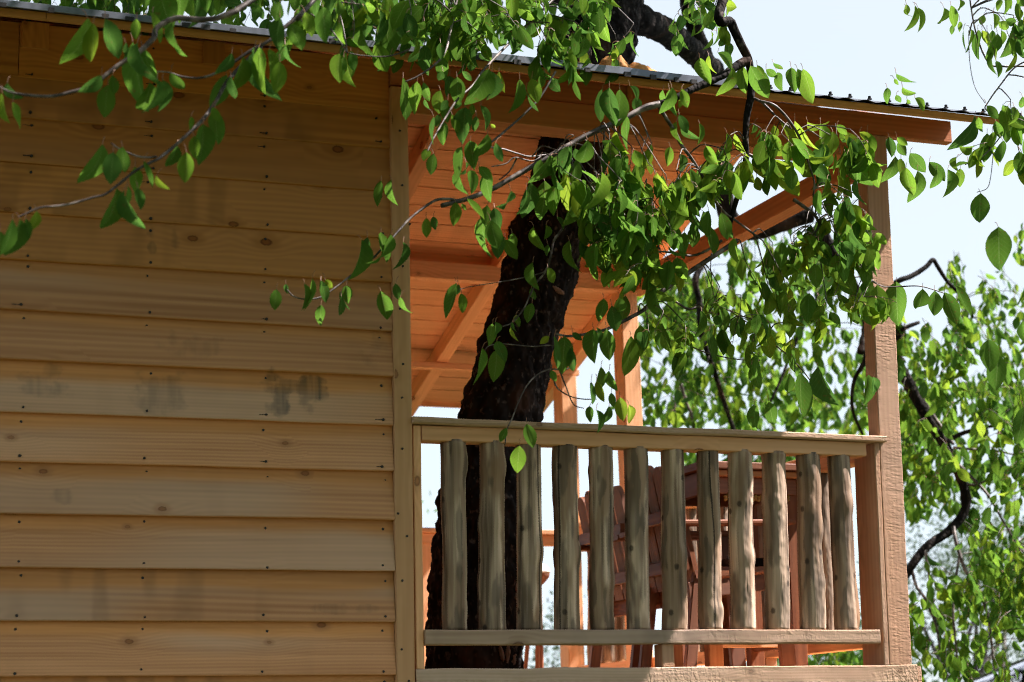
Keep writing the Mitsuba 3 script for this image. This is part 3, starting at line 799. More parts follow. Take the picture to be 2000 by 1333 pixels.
branch([(1780, 1110, 2.9), (1790, 1145, 2.85), (1806, 1168, 2.8), (1822, 1205, 2.8), (1834, 1240, 2.8)], .011, .006)
branch([(1808, 1075, 2.85), (1814, 1120, 2.8), (1820, 1165, 2.8), (1830, 1230, 2.8), (1836, 1270, 2.8)], .010, .006)
branch([(1862, 1030, 2.85), (1868, 1060, 2.8), (1882, 1105, 2.75), (1900, 1140, 2.7), (1920, 1175, 2.7), (1932, 1215, 2.7), (1938, 1270, 2.7), (1945, 1340, 2.7)], .013, .007)
branch([(1874, 1085, 2.8), (1866, 1140, 2.75), (1862, 1200, 2.7), (1868, 1270, 2.7), (1876, 1340, 2.7)], .009, .005)
branch([(1360, 540, 4.4), (1366, 590, 4.4), (1368, 640, 4.4), (1382, 690, 4.4), (1398, 735, 4.4), (1414, 785, 4.4), (1432, 838, 4.4), (1440, 870, 4.4)], .024, .014, .12, world=[tuple(at(1400, 470, 4.5)), ])
branch([(1605, 565, 3.6), (1588, 600, 3.6), (1568, 640, 3.6), (1545, 690, 3.6), (1528, 735, 3.6), (1505, 785, 3.6)], .015, .008, .12, world=[tuple(at(1640, 520, 3.2))])
branch([(1330, 750, 4.6), (1340, 785, 4.6), (1352, 815, 4.6), (1356, 850, 4.6)], .012, .008)
branch([(1325, 745, 4.6), (1318, 800, 4.6), (1312, 850, 4.6)], .009, .006)
branch([(1690, 640, 2.85), (1690, 700, 2.9), (1668, 745, 2.95), (1665, 800, 3.0), (1685, 850, 3.0)], .016, .008)
branch([(1320, 590, -.35), (1345, 604, -.35), (1375, 600, -.35), (1410, 632, -.34), (1450, 645, -.33), (1482, 652, -.33), (1510, 672, -.33), (1545, 700, -.33), (1580, 740, -.33), (1608, 785, -.33)], .0045, .0022)
branch([(1340, 672, -.35), (1370, 686, -.35), (1405, 696, -.35), (1445, 703, -.35), (1485, 704, -.35)], .003, .0018)
branch([(1680, 515, -.4), (1700, 545, -.42), (1725, 560, -.44), (1760, 560, -.46), (1800, 560, -.5), (1850, 575, -.5)], .0035, .002)
# droopers from the upper right, near the camera
branch([(2060, 140, -.9), (2000, 130, -.9), (1960, 130, -.9), (1930, 122, -.9), (1905, 60, -.9), (1890, -30, -.9)], .004, .003)
branch([(2030, 110, -1.0), (1985, 130, -1.0), (1955, 165, -1.0), (1930, 200, -1.0), (1926, 215, -1.0), (1960, 235, -1.0), (1955, 265, -1.0), (1920, 305, -1.0), (1885, 322, -1.0)], .003, .002)
branch([(1892, 60, -.9), (1894, 120, -.9), (1904, 170, -.9), (1924, 202, -.9)], .0016, .0012)
branch([(1940, 300, -1.0), (1935, 345, -1.0), (1928, 368, -1.0), (1908, 376, -1.0)], .0016, .0012)

# ------------------------------------------------------------------ leaves
def leaf_mesh(fold, curl, twist, wide, waviness=0.0):
    ns, nx = 9, 5
    s = np.linspace(0, 1, ns)
    half = wide * np.sin(np.pi * np.clip(s, 0, 1) ** .92) ** .80 * (1 - .05 * s) + .003
    half[0] = .006
    half[-1] = .0015
    x = np.linspace(-1, 1, nx)
    S, X = np.meshgrid(s, x, indexing='ij')
    w = half[:, None] * X
    ang = twist * S
    z = fold * np.abs(w) + waviness * np.sin(S * 9 + X * 1.5) * np.abs(X)
    y = w * np.cos(ang) - z * np.sin(ang)
    z2 = w * np.sin(ang) + z * np.cos(ang)
    V = np.stack([S * np.cos(curl * S * .5), y, z2 - curl * .5 * S ** 2], -1).reshape(-1, 3)
    i, j = np.meshgrid(np.arange(ns - 1), np.arange(nx - 1), indexing='ij')
    q = np.stack([i * nx + j, i * nx + j + 1, (i + 1) * nx + j + 1, (i + 1) * nx + j], -1).reshape(-1, 4)
    return V, np.vstack([q[:, [0, 1, 2]], q[:, [0, 2, 3]]]), np.stack([X, S], -1).reshape(-1, 2)


KINDS = [leaf_mesh(.30, .40, .35, .26, .006), leaf_mesh(.6, .8, -.7, .25, .012), leaf_mesh(.15, .15, .5, .29, .01), leaf_mesh(.8, .7, .2, .26), leaf_mesh(.35, -.25, -.3, .27, .006), leaf_mesh(.30, 1.25, .9, .25, .012)]
PLY = [shape(m, 'leaf_a', True) for m in KINDS]
PAL = [.42, .30, .20, .08]
LV = []          # (matrix, kind, colour)
PET = []         # leaf stalks


def add_leaf(base, tip_dir, L, normal, colour=None, stalk=None):
    a = unit(tip_dir)
    n = unit(np.asarray(normal, float) - a * np.dot(normal, a))
    b = np.cross(n, a)
    M = np.eye(4)
    M[:3, 0], M[:3, 1], M[:3, 2], M[:3, 3] = a * L, b * L, n * L, base
    LV.append((M, int(rng.integers(len(KINDS))), int(rng.choice(4, p=PAL)) if colour is None else colour))
    if stalk is not None:
        m = (np.asarray(stalk) + base) / 2 + np.array([0, 0, .006])
        PET.append((np.array([stalk, m, base]), np.array([.0011, .001, .0009])))


def traced(ox, oy, sc, y, rows, jit=.10):
    """Leaves read off the photograph: base and tip and apparent width, laid at depth y; the width turns the blade about its axis."""
    for q in rows:
        bu, bv, tu, tv, w = q[:5]
        col = q[5] if len(q) > 5 else None
        yy = off(y) + rng.normal(0, jit)
        b = at(ox + bu * sc, oy + bv * sc, yy)
        t = at(ox + tu * sc, oy + tv * sc, yy + rng.normal(0, .014))
        L = np.linalg.norm(t - b) * 1.03
        app = w * sc / F_PX * ((b - CAM) @ FWD)
        c = min(1.0, app / (.52 * L))
        th = math.acos(c) * (1 if rng.random() < .5 else -1) + rng.normal(0, .12)
        a = unit(t - b)
        toward = unit(CAM - b)
        n = unit(toward - a * (toward @ a))
        n = n * math.cos(th) + np.cross(a, n) * math.sin(th)
        if rng.random() < .35:
            n = -n
        add_leaf(b, a, L, n, col, b + np.array([rng.normal(0, .008), rng.normal(0, .008), .016 + .012 * rng.random()]))


TWIGS = []
ALL = np.vstack(BR)


def spray(start, d, L, n, size, colour=None, r=.0018, near=True):
    """A drooping twig with alternating leaves."""
    d = unit(d)
    pts = [np.asarray(start, float)]
    m = 6
    for i in range(m):
        d = unit(d + np.array([0, 0, -.16]) + rng.normal(0, .13, 3))
        pts.append(pts[-1] + d * L / m)
    pts = np.array(pts)
    TWIGS.append((pts, np.linspace(r, r * .5, len(pts))))
    for i in range(n):
        f = (i + .6) / n * m
        k = min(int(f), m - 1)
        p = pts[k] + (pts[k + 1] - pts[k]) * (f - k)
        s = rng.normal(0, 1, 3)
        s[2] = -abs(s[2]) * .3 - .2
        st = p + unit(s) * (.018 + .015 * rng.random())
        ax = unit(np.array([0, 0, -1.0]) + rng.normal(0, .42, 3) + d * .25)
        nn = rng.normal(0, 1, 3) * [1, 1, .35]
        add_leaf(st, ax, size * (.62 + .6 * rng.random()), nn, colour, p)


def link(p, reach):
    """A thin twig from the nearest branch to p, if one is within reach."""
    d = np.linalg.norm(ALL - p, axis=1) + .6 * np.maximum(p[2] - ALL[:, 2], 0)
    k = int(np.argmin(d))
    if np.linalg.norm(ALL[k] - p) < reach:
        q = ALL[k]
        TWIGS.append((np.array([q, q * .66 + p * .34 + [0, 0, .03], q * .33 + p * .67 + [0, 0, .02], p]), np.array([.003, .0026, .0022, .0018])))


def fill(u0, v0, u1, v1, y0, y1, n, leaves, size, L=.2, colour=None, reach=.45, d=(0, 0, -.6), ok=None):
    """n sprays whose tops lie in the window at depths from y0 to y1."""
    for _ in range(n):
        for _try in range(30):
            u, v = u0 + (u1 - u0) * rng.random(), v0 + (v1 - v0) * rng.random()
            if ok is None or ok(u, v):
                break
        p = at(u, v, off(y0 + (y1 - y0) * rng.random()))
        dd = np.array(d) + rng.normal(0, .4, 3)
        link(p, reach)
        spray(p, dd, L * (.6 + .8 * rng.random()), max(1, int(round(leaves * (.6 + .8 * rng.random())))), size, colour)

K = .3504
# over the weatherboards, nearest the camera
traced(0, 0, K, -1.6, [(40, 465, 72, 615, 62, 2), (10, 520, 15, 690, 75), (70, 570, 120, 715, 60), (490, 105, 488, 370, 85, 1), (520, 130, 530, 350, 55, 3), (585, 105, 640, 325, 98, 2), (565, 425, 468, 525, 72, 2),
    (600, 475, 580, 655, 122, 0), (625, 420, 640, 535, 85, 0), (740, 235, 765, 612, 112, 0), (765, 240, 812, 500, 62, 2), (790, 270, 862, 470, 95, 0), (835, 460, 820, 668, 105, 0), (875, 445, 885, 660, 42, 2), (905, 445, 930, 622, 72, 2),
    (950, 408, 1022, 512, 62, 0), (760, 105, 765, 222, 52), (960, 130, 970, 356, 82, 0), (850, 70, 872, 250, 58), (700, 240, 712, 330, 30, 2),
    (1292, 300, 1276, 420, 48), (1262, 420, 1198, 600, 98, 0), (1352, 315, 1338, 512, 72, 1), (1420, 262, 1436, 580, 60, 2), (1442, 265, 1462, 515, 90, 1), (1500, 275, 1532, 432, 58), (1560, 345, 1550, 515, 88), (1288, 430, 1300, 552, 45), (1590, 250, 1602, 392, 48, 2),
    (1560, 100, 1515, 262, 82), (1620, 135, 1682, 292, 104), (1800, 40, 1812, 232, 105), (1700, 70, 1742, 202, 82), (1890, 130, 1890, 222, 52), (1560, 10, 1530, 120, 70),
    (570, 808, 555, 1055, 82, 0), (630, 850, 622, 1020, 88, 2), (682, 820, 690, 962, 58), (648, 1050, 645, 1312, 100, 0), (690, 1060, 722, 1300, 60, 2), (752, 930, 762, 1080, 78, 1), (802, 900, 832, 1052, 62), (768, 1050, 782, 1162, 70, 2), (712, 1040, 700, 1190, 52),
    (872, 980, 892, 1082, 36, 3), (985, 810, 960, 952, 60), (1040, 850, 1040, 1022, 84, 1), (1082, 760, 1090, 880, 68), (1132, 695, 1142, 902, 98, 0), (1200, 620, 1202, 792, 92, 0), (1180, 600, 1222, 680, 70), (1064, 650, 1068, 730, 30),
    (205, 1178, 212, 1295, 40, 3), (70, 1225, 45, 1420, 70), (110, 1222, 100, 1455, 78, 0), (142, 1222, 150, 1330, 42), (0, 1290, 8, 1445, 50)], .05)
traced(0, 0, K, -1.35, [(880, -60, 955, 160, 150, 0), (1000, -60, 1012, 135, 92), (1100, -30, 1102, 182, 84), (940, -80, 930, 90, 90), (1045, -70, 1060, 90, 80), (1150, -60, 1150, 60, 70), (820, -60, 800, 40, 70), (1880, 0, 1902, 100, 82), (1650, -60, 1640, 60, 80), (1760, -60, 1765, 60, 90), (1850, -70, 1840, 50, 90), (1700, -40, 1720, 90, 60)], .1)
traced(0, 0, K, -.9, [(1895, 300, 1858, 470, 60, 1), (1932, 295, 1925, 505, 78, 1), (1955, 285, 1975, 392, 52, 2), (1992, 310, 1962, 442, 58, 1), (1915, 320, 1900, 440, 40, 0)], .03)
# round the corner board and the front plate
traced(650, 0, K, -.8, [(290, 328, 268, 456, 72, 2), (322, 308, 312, 402, 48, 1), (425, 220, 385, 312, 64, 2), (482, 290, 418, 345, 46, 2), (512, 250, 520, 424, 108, 2), (600, 240, 602, 332, 78, 2), (602, 310, 622, 452, 80, 0), (615, 400, 588, 452, 50, 2),
    (392, 435, 422, 665, 52, 0), (470, 455, 450, 632, 78, 1), (510, 555, 532, 612, 28, 2), (505, 460, 548, 562, 32), (652, 425, 650, 522, 58, 2), (692, 430, 702, 582, 108, 0), (720, 400, 768, 452, 36, 2), (870, 385, 785, 592, 105, 0), (886, 400, 892, 592, 95, 2),
    (925, 400, 968, 512, 42, 3), (775, 580, 780, 642, 50, 1), (1042, 445, 1022, 636, 84, 0), (1108, 440, 1142, 580, 86, 1), (1074, 500, 1136, 626, 22, 2), (600, 505, 572, 642, 62), (625, 580, 640, 682, 70, 0), (695, 540, 690, 642, 80, 2), (562, 650, 550, 805, 24, 2),
    (592, 640, 580, 702, 58, 2), (622, 680, 608, 802, 88, 0), (665, 640, 702, 735, 34, 1), (740, 600, 718, 782, 110, 2), (825, 590, 882, 722, 72, 2), (800, 650, 790, 732, 80), (765, 785, 790, 932, 106, 0), (720, 820, 718, 1005, 66, 0), (862, 750, 848, 902, 48, 0),
    (905, 798, 955, 898, 40, 2), (700, 940, 712, 1085, 46, 0), (742, 905, 765, 998, 44, 2), (772, 950, 778, 1055, 92, 0), (815, 930, 892, 1012, 82, 0), (850, 960, 872, 1125, 86, 0), (905, 715, 880, 690, 30, 3), (640, 560, 600, 620, 45),
    (160, 95, 150, 352, 74, 0), (192, 90, 190, 205, 68, 2), (265, 60, 280, 235, 78, 2), (318, 65, 288, 322, 118, 0), (395, 110, 402, 282, 42, 2)], .05)
traced(650, 0, K, -.68, [(532, 830, 508, 892, 50, 1), (562, 858, 550, 968, 64, 0), (268, 1008, 262, 1152, 62, 0), (328, 1003, 325, 1145, 58, 0), (685, 1128, 685, 1252, 68, 1), (718, 1138, 742, 1172, 38, 1), (750, 1108, 832, 1232, 64, 1), (520, 1215, 515, 1322, 54, 1), (560, 1208, 572, 1280, 60, 2),
    (992, 1065, 985, 1232, 76, 2), (860, 1145, 850, 1252, 80, 0), (900, 1160, 922, 1292, 86, 2), (845, 1200, 790, 1425, 84, 0), (880, 1230, 915, 1390, 88, 0), (930, 1290, 930, 1445, 78, 2), (962, 1335, 1022, 1450, 68, 0), (1000, 1300, 1010, 1400, 60, 0),
    (1100, 1020, 1130, 1220, 100, 2), (1180, 1010, 1190, 1230, 120, 0), (1240, 1030, 1220, 1190, 90, 0), (1080, 1060, 1070, 1200, 60, 2), (1300, 890, 1330, 990, 60, 0), (1350, 830, 1370, 900, 50, 2), (1160, 890, 1130, 1000, 90, 0), (1250, 850, 1240, 960, 80, 0), (1420, 780, 1400, 950, 90, 0), (1500, 500, 1480, 680, 34, 2), (1540, 490, 1530, 690, 85, 2), (1600, 500, 1610, 700, 80, 0), (1655, 480, 1718, 552, 30, 2), (1690, 540, 1700, 630, 62, 2),
    (1580, 730, 1620, 880, 45, 3), (1640, 650, 1630, 830, 70, 0), (1620, 840, 1600, 990, 80, 0), (1500, 960, 1490, 1200, 70, 1), (1560, 950, 1560, 1150, 60, 1), (1600, 990, 1660, 1200, 90, 1), (1570, 1100, 1600, 1220, 70, 0), (1700, 1010, 1690, 1170, 90, 0), (1750, 1020, 1780, 1180, 76, 0), (1840, 500, 1850, 680, 70, 0), (1890, 490, 1900, 650, 60, 0), (1940, 500, 1985, 600, 50, 1), (1930, 640, 1980, 740, 34, 2), (1880, 820, 1860, 920, 70, 1), (1940, 860, 1990, 960, 36, 2), (1830, 1140, 1840, 1215, 52, 3), (1780, 1160, 1770, 1260, 50, 1), (1250, 1210, 1300, 1280, 40, 2)], .09)
traced(650, 433, K, -.55, [(890, 570, 870, 692, 82, 0), (905, 560, 925, 650, 40, 2), (912, 668, 952, 772, 70, 2), (915, 715, 910, 882, 94, 0), (832, 705, 820, 918, 64, 0), (1120, 25, 1130, 172, 44, 1), (1188, 20, 1202, 112, 42), (1200, 130, 1190, 192, 40, 2), (1115, 228, 1108, 392, 74, 0), (1198, 258, 1235, 342, 42, 1),
    (1318, 108, 1330, 312, 86, 0), (1385, 125, 1445, 252, 88, 0), (1385, 80, 1398, 192, 28, 2), (1110, 455, 1082, 565, 74, 0), (1108, 370, 1120, 442, 34), (1020, 520, 1030, 582, 40, 0), (990, 590, 1022, 672, 24, 3), (1000, 560, 1005, 620, 26, 2), (690, 345, 650, 540, 80, 0), (700, 350, 690, 420, 70, 2), (715, 400, 735, 505, 42, 1),
    (1235, 640, 1228, 822, 76, 2), (1292, 640, 1282, 835, 112, 0), (1335, 620, 1390, 660, 60, 2), (1325, 705, 1352, 832, 52, 2), (1205, 640, 1155, 682, 40, 3), (1470, 590, 1495, 682, 26, 2), (1452, 600, 1438, 772, 92, 0), (1525, 600, 1552, 772, 78, 0), (1555, 470, 1580, 620, 90, 2), (1510, 430, 1500, 560, 80, 0), (1600, 420, 1600, 560, 80, 0),
    (1662, 640, 1658, 855, 82, 1), (1700, 650, 1702, 762, 62, 1), (1440, 895, 1430, 1022, 48, 2), (1470, 888, 1522, 1002, 44, 3), (1430, 1030, 1436, 1112, 50, 0), (1468, 1050, 1512, 1172, 28, 2), (1552, 955, 1562, 1035, 55, 0), (1600, 980, 1625, 1112, 66, 3), (1650, 1020, 1682, 1112, 40, 3), (1540, 1030, 1545, 1140, 24, 2),
    (1080, 1128, 1112, 1262, 74, 0), (970, 1150, 938, 1232, 40, 0), (1040, 1250, 1028, 1402, 84, 1), (1215, 830, 1245, 890, 48, 0), (1495, 810, 1500, 940, 40, 0), (1540, 830, 1548, 950, 44, 0), (1620, 190, 1640, 260, 40, 0), (1680, 100, 1690, 225, 62, 0), (1730, 60, 1715, 190, 40, 1), (1640, 300, 1665, 400, 22, 2), (1765, 60, 1775, 210, 28, 3), (1480, 60, 1500, 200, 58, 0), (1900, 10, 1900, 160, 120, 0), (1960, 60, 1950, 200, 90, 0), (1940, 210, 1960, 370, 90, 1), (1880, 250, 1900, 340, 60, 0)], .07)
traced(0, 433, .35, -.75, [(1542, 378, 1535, 492, 55, 0), (1700, 348, 1722, 482, 42, 0), (1742, 318, 1730, 502, 48, 0), (1790, 465, 1788, 585, 76, 0), (1815, 325, 1855, 372, 34, 3), (1790, 330, 1832, 442, 46, 2), (1930, 358, 1942, 452, 72, 0), (1905, 420, 1912, 520, 18, 2), (1595, 350, 1600, 400, 26, 2)], .02)
traced(650, 433, K, -.68, [(160, 100, 150, 352, 76, 0), (192, 88, 192, 200, 66, 2), (268, 60, 282, 235, 76, 0), (320, 70, 288, 322, 116, 0), (392, 115, 402, 282, 40, 2), (85, 358, 88, 442, 70, 0), (50, 385, 56, 500, 20, 2), (268, 388, 302, 562, 90, 0), (350, 345, 362, 432, 66, 2), (375, 420, 402, 530, 44, 0)], .03)
# the right-hand mass in front of the porch
traced(1300, 0, K, -.6, [(290, 295, 388, 372, 44, 0), (190, 325, 212, 462, 68, 1), (240, 310, 238, 412, 42, 3), (372, 380, 378, 552, 42, 1), (430, 370, 432, 522, 66, 1), (472, 368, 562, 552, 96, 0), (510, 365, 545, 430, 36, 1), (600, 352, 655, 378, 14, 0), (560, 388, 625, 432, 46, 0), (622, 405, 645, 502, 58, 0), (700, 378, 702, 502, 68, 0), (735, 385, 782, 522, 58, 0), (765, 385, 838, 572, 78, 1),
    (342, 745, 332, 912, 58, 1), (385, 745, 445, 890, 54, 3), (188, 690, 208, 802, 52, 0), (92, 688, 152, 805, 30, 2), (225, 815, 282, 922, 60, 1), (20, 500, 42, 652, 68, 0), (92, 498, 122, 602, 40, 3), (492, 690, 488, 762, 38), (562, 740, 540, 872, 92, 0), (602, 700, 602, 832, 50, 3), (640, 685, 745, 805, 58, 3), (720, 675, 822, 852, 60, 3), (790, 680, 905, 742, 56, 3), (862, 690, 892, 852, 82, 1),
    (955, 698, 1012, 752, 46, 1), (1000, 738, 1095, 872, 60, 3), (1080, 738, 1172, 832, 58, 3), (1122, 738, 1182, 905, 68, 1), (932, 735, 942, 852, 52, 1), (1040, 780, 1152, 902, 78, 1), (1000, 855, 1152, 1032, 128, 0), (800, 865, 925, 922, 46, 3), (815, 905, 905, 1002, 96, 2), (580, 885, 722, 1105, 112, 3), (540, 895, 602, 1072, 78, 1), (425, 905, 475, 1032, 68, 3), (508, 985, 532, 1082, 58, 1), (652, 900, 722, 1002, 58, 1),
    (140, 945, 172, 1182, 100, 0), (230, 955, 355, 1122, 76, 2), (240, 1175, 240, 1312, 66, 0), (310, 1185, 352, 1332, 58, 0), (1245, 765, 1258, 875, 96, 2), (1290, 768, 1350, 812, 40, 1), (1295, 795, 1345, 872, 58, 0), (1362, 855, 1448, 962, 78, 0), (1280, 875, 1280, 1025, 46, 0), (1312, 885, 1300, 982, 42, 1), (1340, 935, 1352, 1092, 70, 1), (1405, 955, 1442, 1138, 78, 0), (1470, 905, 1555, 1012, 76, 0), (1512, 945, 1535, 1072, 48, 0), (1572, 945, 1592, 1122, 88, 0), (1642, 940, 1642, 1042, 64, 1), (1685, 905, 1618, 925, 32, 0),
    (60, 680, 55, 830, 60, 1), (340, 830, 330, 960, 60, 1), (700, 930, 700, 1060, 60, 0), (760, 860, 770, 980, 60, 0), (900, 1000, 880, 1120, 60, 1), (960, 980, 980, 1100, 50, 3), (1060, 1000, 1050, 1140, 44, 2), (930, 1090, 900, 1240, 70, 0), (850, 1060, 850, 1190, 60, 0), (1000, 1100, 1020, 1260, 60, 0)], .08)
traced(1300, 0, K, -1.0, [(1755, 1078, 1748, 1245, 112, 0), (1342, 25, 1350, 85, 38), (1392, 35, 1378, 168, 44, 1), (1408, 45, 1442, 162, 46, 1), (1340, 50, 1330, 110, 30), (1552, 45, 1545, 155, 48, 1), (1590, 30, 1600, 150, 40, 1), (1640, 0, 1650, 70, 34, 1), (1600, 140, 1595, 195, 50, 0), (1640, 120, 1640, 180, 30, 1), (1702, 165, 1700, 302, 48, 1), (1740, 168, 1735, 325, 50, 0), (1792, 175, 1790, 345, 58, 1), (1850, 190, 1856, 322, 40, 0), (1772, 85, 1758, 142, 40, 1),
    (1825, 75, 1855, 152, 34, 1), (1895, 110, 1985, 142, 60, 0), (1965, 150, 1900, 302, 98, 0), (1870, 0, 1850, 52, 46, 1), (1912, -10, 1922, 45, 40, 1), (1660, 165, 1665, 290, 34, 2), (1820, 170, 1815, 250, 40, 0), (1940, 130, 1960, 250, 60, 0),
    (1235, 490, 1242, 570, 50, 0), (1285, 412, 1390, 482, 38, 0), (1275, 440, 1300, 480, 30, 1), (1320, 485, 1382, 555, 36, 1), (1285, 530, 1310, 575, 40, 0), (1390, 548, 1475, 595, 40, 1), (1345, 555, 1370, 590, 40, 1),
    (1722, 650, 1715, 862, 24, 2), (1742, 655, 1760, 742, 52, 1), (1790, 590, 1855, 662, 38, 0), (1792, 745, 1788, 905, 78, 0), (1840, 675, 1862, 782, 58, 0), (1880, 785, 1880, 912, 54, 0), (1942, 595, 1932, 762, 68, 0), (1985, 645, 1980, 762, 58, 0), (1972, 845, 1982, 975, 68, 0), (1820, 740, 1830, 830, 60, 1), (1990, 540, 1995, 620, 40, 0), (1905, 700, 1900, 800, 60, 0)], .06)
traced(1300, 433, K, -.55, [(742, 45, 762, 142, 48, 0), (780, 60, 812, 212, 96, 0), (852, 108, 882, 192, 58, 0), (1042, 75, 1092, 232, 86, 1), (650, 115, 640, 255, 98, 0), (830, 235, 842, 375, 96, 0), (945, 235, 1065, 412, 116, 0), (1135, 315, 1098, 475, 92, 0), (1180, 355, 1192, 565, 108, 1), (1285, 335, 1290, 575, 146, 0), (1432, 375, 1410, 565, 116, 0), (1500, 385, 1502, 565, 98, 0), (1555, 395, 1612, 572, 86, 0), (1620, 360, 1685, 532, 66, 0),
    (1130, 855, 1130, 1025, 80, 0), (1160, 868, 1172, 942, 40, 2), (690, 845, 680, 965, 82, 0), (755, 845, 740, 1102, 128, 0), (850, 810, 912, 1055, 92, 2), (492, 1020, 490, 1182, 108, 0), (575, 1005, 602, 1132, 88, 0), (512, 515, 500, 625, 92, 0), (85, 715, 80, 882, 82, 2), (240, 610, 252, 782, 68, 2), (480, 800, 525, 935, 88, 0), (600, 280, 640, 430, 70, 0), (560, 240, 580, 380, 60, 2), (380, 90, 370, 240, 60, 1), (250, 30, 250, 190, 70, 0), (330, 0, 350, 100, 40, 2), (160, 30, 150, 150, 80, 0), (60, 200, 80, 320, 80, 0), (800, 400, 790, 560, 90, 0), (770, 420, 850, 560, 70, 0), (320, 600, 330, 760, 60, 0), (420, 200, 440, 330, 60, 1), (360, 380, 380, 480, 55, 1), (200, 500, 195, 640, 60, 0)], .08)
traced(1300, 433, K, -1.7, [(1800, 655, 1812, 845, 126, 0), (1855, 735, 1840, 935, 118, 0), (1855, 30, 1862, 262, 140, 0), (2010, 340, 1985, 482, 70, 0), (1995, 1035, 1978, 1232, 80, 0), (1990, 560, 2000, 700, 60, 0)], .05)
# further leaves, by region: hanging at the top before and behind the roof edge
fill(560, -90, 1000, 20, -.9, -.3, 30, 6, .10, .16, reach=.9)
fill(860, -80, 1200, 50, -.8, -.3, 24, 6, .10, .16, reach=.9)
fill(900, 20, 1080, 90, -.8, -.4, 6, 5, .08, .13, reach=.6)
fill(1180, -80, 1420, 30, -.6, .2, 7, 5, .085, .15, reach=.8)
fill(1120, 40, 1240, 90, -.6, -.3, 3, 4, .08, .12, reach=.6)
fill(1330, -60, 1450, 10, -.6, .2, 5, 4, .08, .12, reach=.8)
fill(-60, -120, 580, 5, .7, 2.6, 105, 7, .09, .2, reach=.3)
fill(560, -90, 1010, 60, 1.2, 3.4, 75, 7, .10, .22, reach=.3)
# in front of the porch, clear of the sloping side beam
clear = lambda u, v: not (1290 < u < 1600 and -125 < v - (560 - (u - 1240) * .575) < 45)
fill(1050, 250, 1300, 430, -.8, -.5, 26, 4, .105, .12, reach=.5)
PAL = [.30, .42, .10, .18]  # more of the light tints, standing in for sun through these leaves
fill(1160, 330, 1420, 520, -.7, -.4, 34, 5, .10, .13, reach=.3, ok=clear)
fill(1400, 240, 1700, 480, -.75, -.4, 36, 5, .10, .13, reach=.22, ok=clear)
fill(1250, 430, 1690, 640, -.65, -.35, 34, 4, .09, .12, reach=.4, ok=clear)
fill(1890, -60, 2060, 50, -1.1, -.9, 9, 5, .075, .12, reach=.5)
fill(1930, 190, 2080, 280, -1.15, -.95, 8, 5, .085, .12, reach=.5)
# behind and beside the porch: lighter tints for leaves with sun shining through
PAL = [.32, .36, .14, .18]
fill(1240, 520, 1400, 640, 4.4, 5.8, 80, 7, .10, .22, reach=.35)
fill(1240, 640, 1700, 800, 3.9, 6.0, 110, 7, .10, .22, reach=.35)
fill(1400, 440, 1700, 640, 2.6, 4.6, 72, 7, .10, .22, reach=.4)
fill(1300, 740, 1700, 880, 4.2, 7.0, 80, 7, .10, .18, reach=.3)
fill(1740, 590, 2060, 760, 2.0, 5.2, 85, 7, .10, .22, reach=.35)
fill(1850, 480, 2060, 620, 2.0, 4.2, 30, 6, .08, .18, reach=.35)
fill(1740, 720, 1850, 960, 3.0, 5.0, 60, 7, .10, .22, reach=.35)
fill(1780, 740, 2060, 900, 2.0, 5.0, 75, 7, .10, .22, reach=.35)
fill(1900, 860, 2060, 1120, 1.8, 4.0, 60, 7, .10, .22, reach=.35)
fill(1770, 1050, 2060, 1300, 1.8, 3.6, 85, 7, .10, .22, reach=.45)
fill(1960, 380, 2060, 480, 2.0, 3.0, 5, 6, .07, .14, reach=.3)
fill(1470, 1215, 1720, 1300, 3.6, 5.2, 40, 7, .085, .15, reach=.3)
fill(1400, 880, 1680, 900, 4.2, 6.0, 14, 7, .085, .15, reach=.3)

# the leaves that show largest are parts, the others one mass
M = np.array([m for m, _, _ in LV])
dist = (M[:, :3, 3] - CAM) @ FWD
uv_ = px(M[:, :3, 3] + M[:, :3, 0] * .5)
size = np.linalg.norm(M[:, :3, 0], axis=1) / dist * F_PX
size = np.where((uv_[:, 0] > 5) & (uv_[:, 0] < 1995) & (uv_[:, 1] > 5) & (uv_[:, 1] < 1328), size, 0)
order = np.argsort(-size)
for k in order[:300]:
    m, kind, col = LV[k]
    part(TREE, 'leaf', {**PLY[kind], 'bsdf': {'type': 'ref', 'id': f'leaf_{"abcd"[col]}'}, 'to_world': T(m)})
for col in range(4):
    Vs, Fs, Us, b = [], [], [], 0
    for k in order[300:]:
        m, kind, c = LV[k]
        if c == col:
            v, f, u = KINDS[kind]
            Vs.append(v @ m[:3, :3].T + m[:3, 3]); Fs.append(f + b); Us.append(u); b += len(v)
    part(TREE, 'foliage_and_unseen_screen', shape((np.vstack(Vs), np.vstack(Fs), np.vstack(Us)), f'leaf_{"abcd"[col]}', True), kind='stuff')
part(TREE, 'leaf_stalk', shape(join([tube(p, r, 4, 1) for p, r in PET]), 'petiole', True), kind='stuff')
part(TREE, 'twig', shape(join([tube(p, r, 5, 2) for p, r in TWIGS]), 'twig_bark', True), kind='stuff')


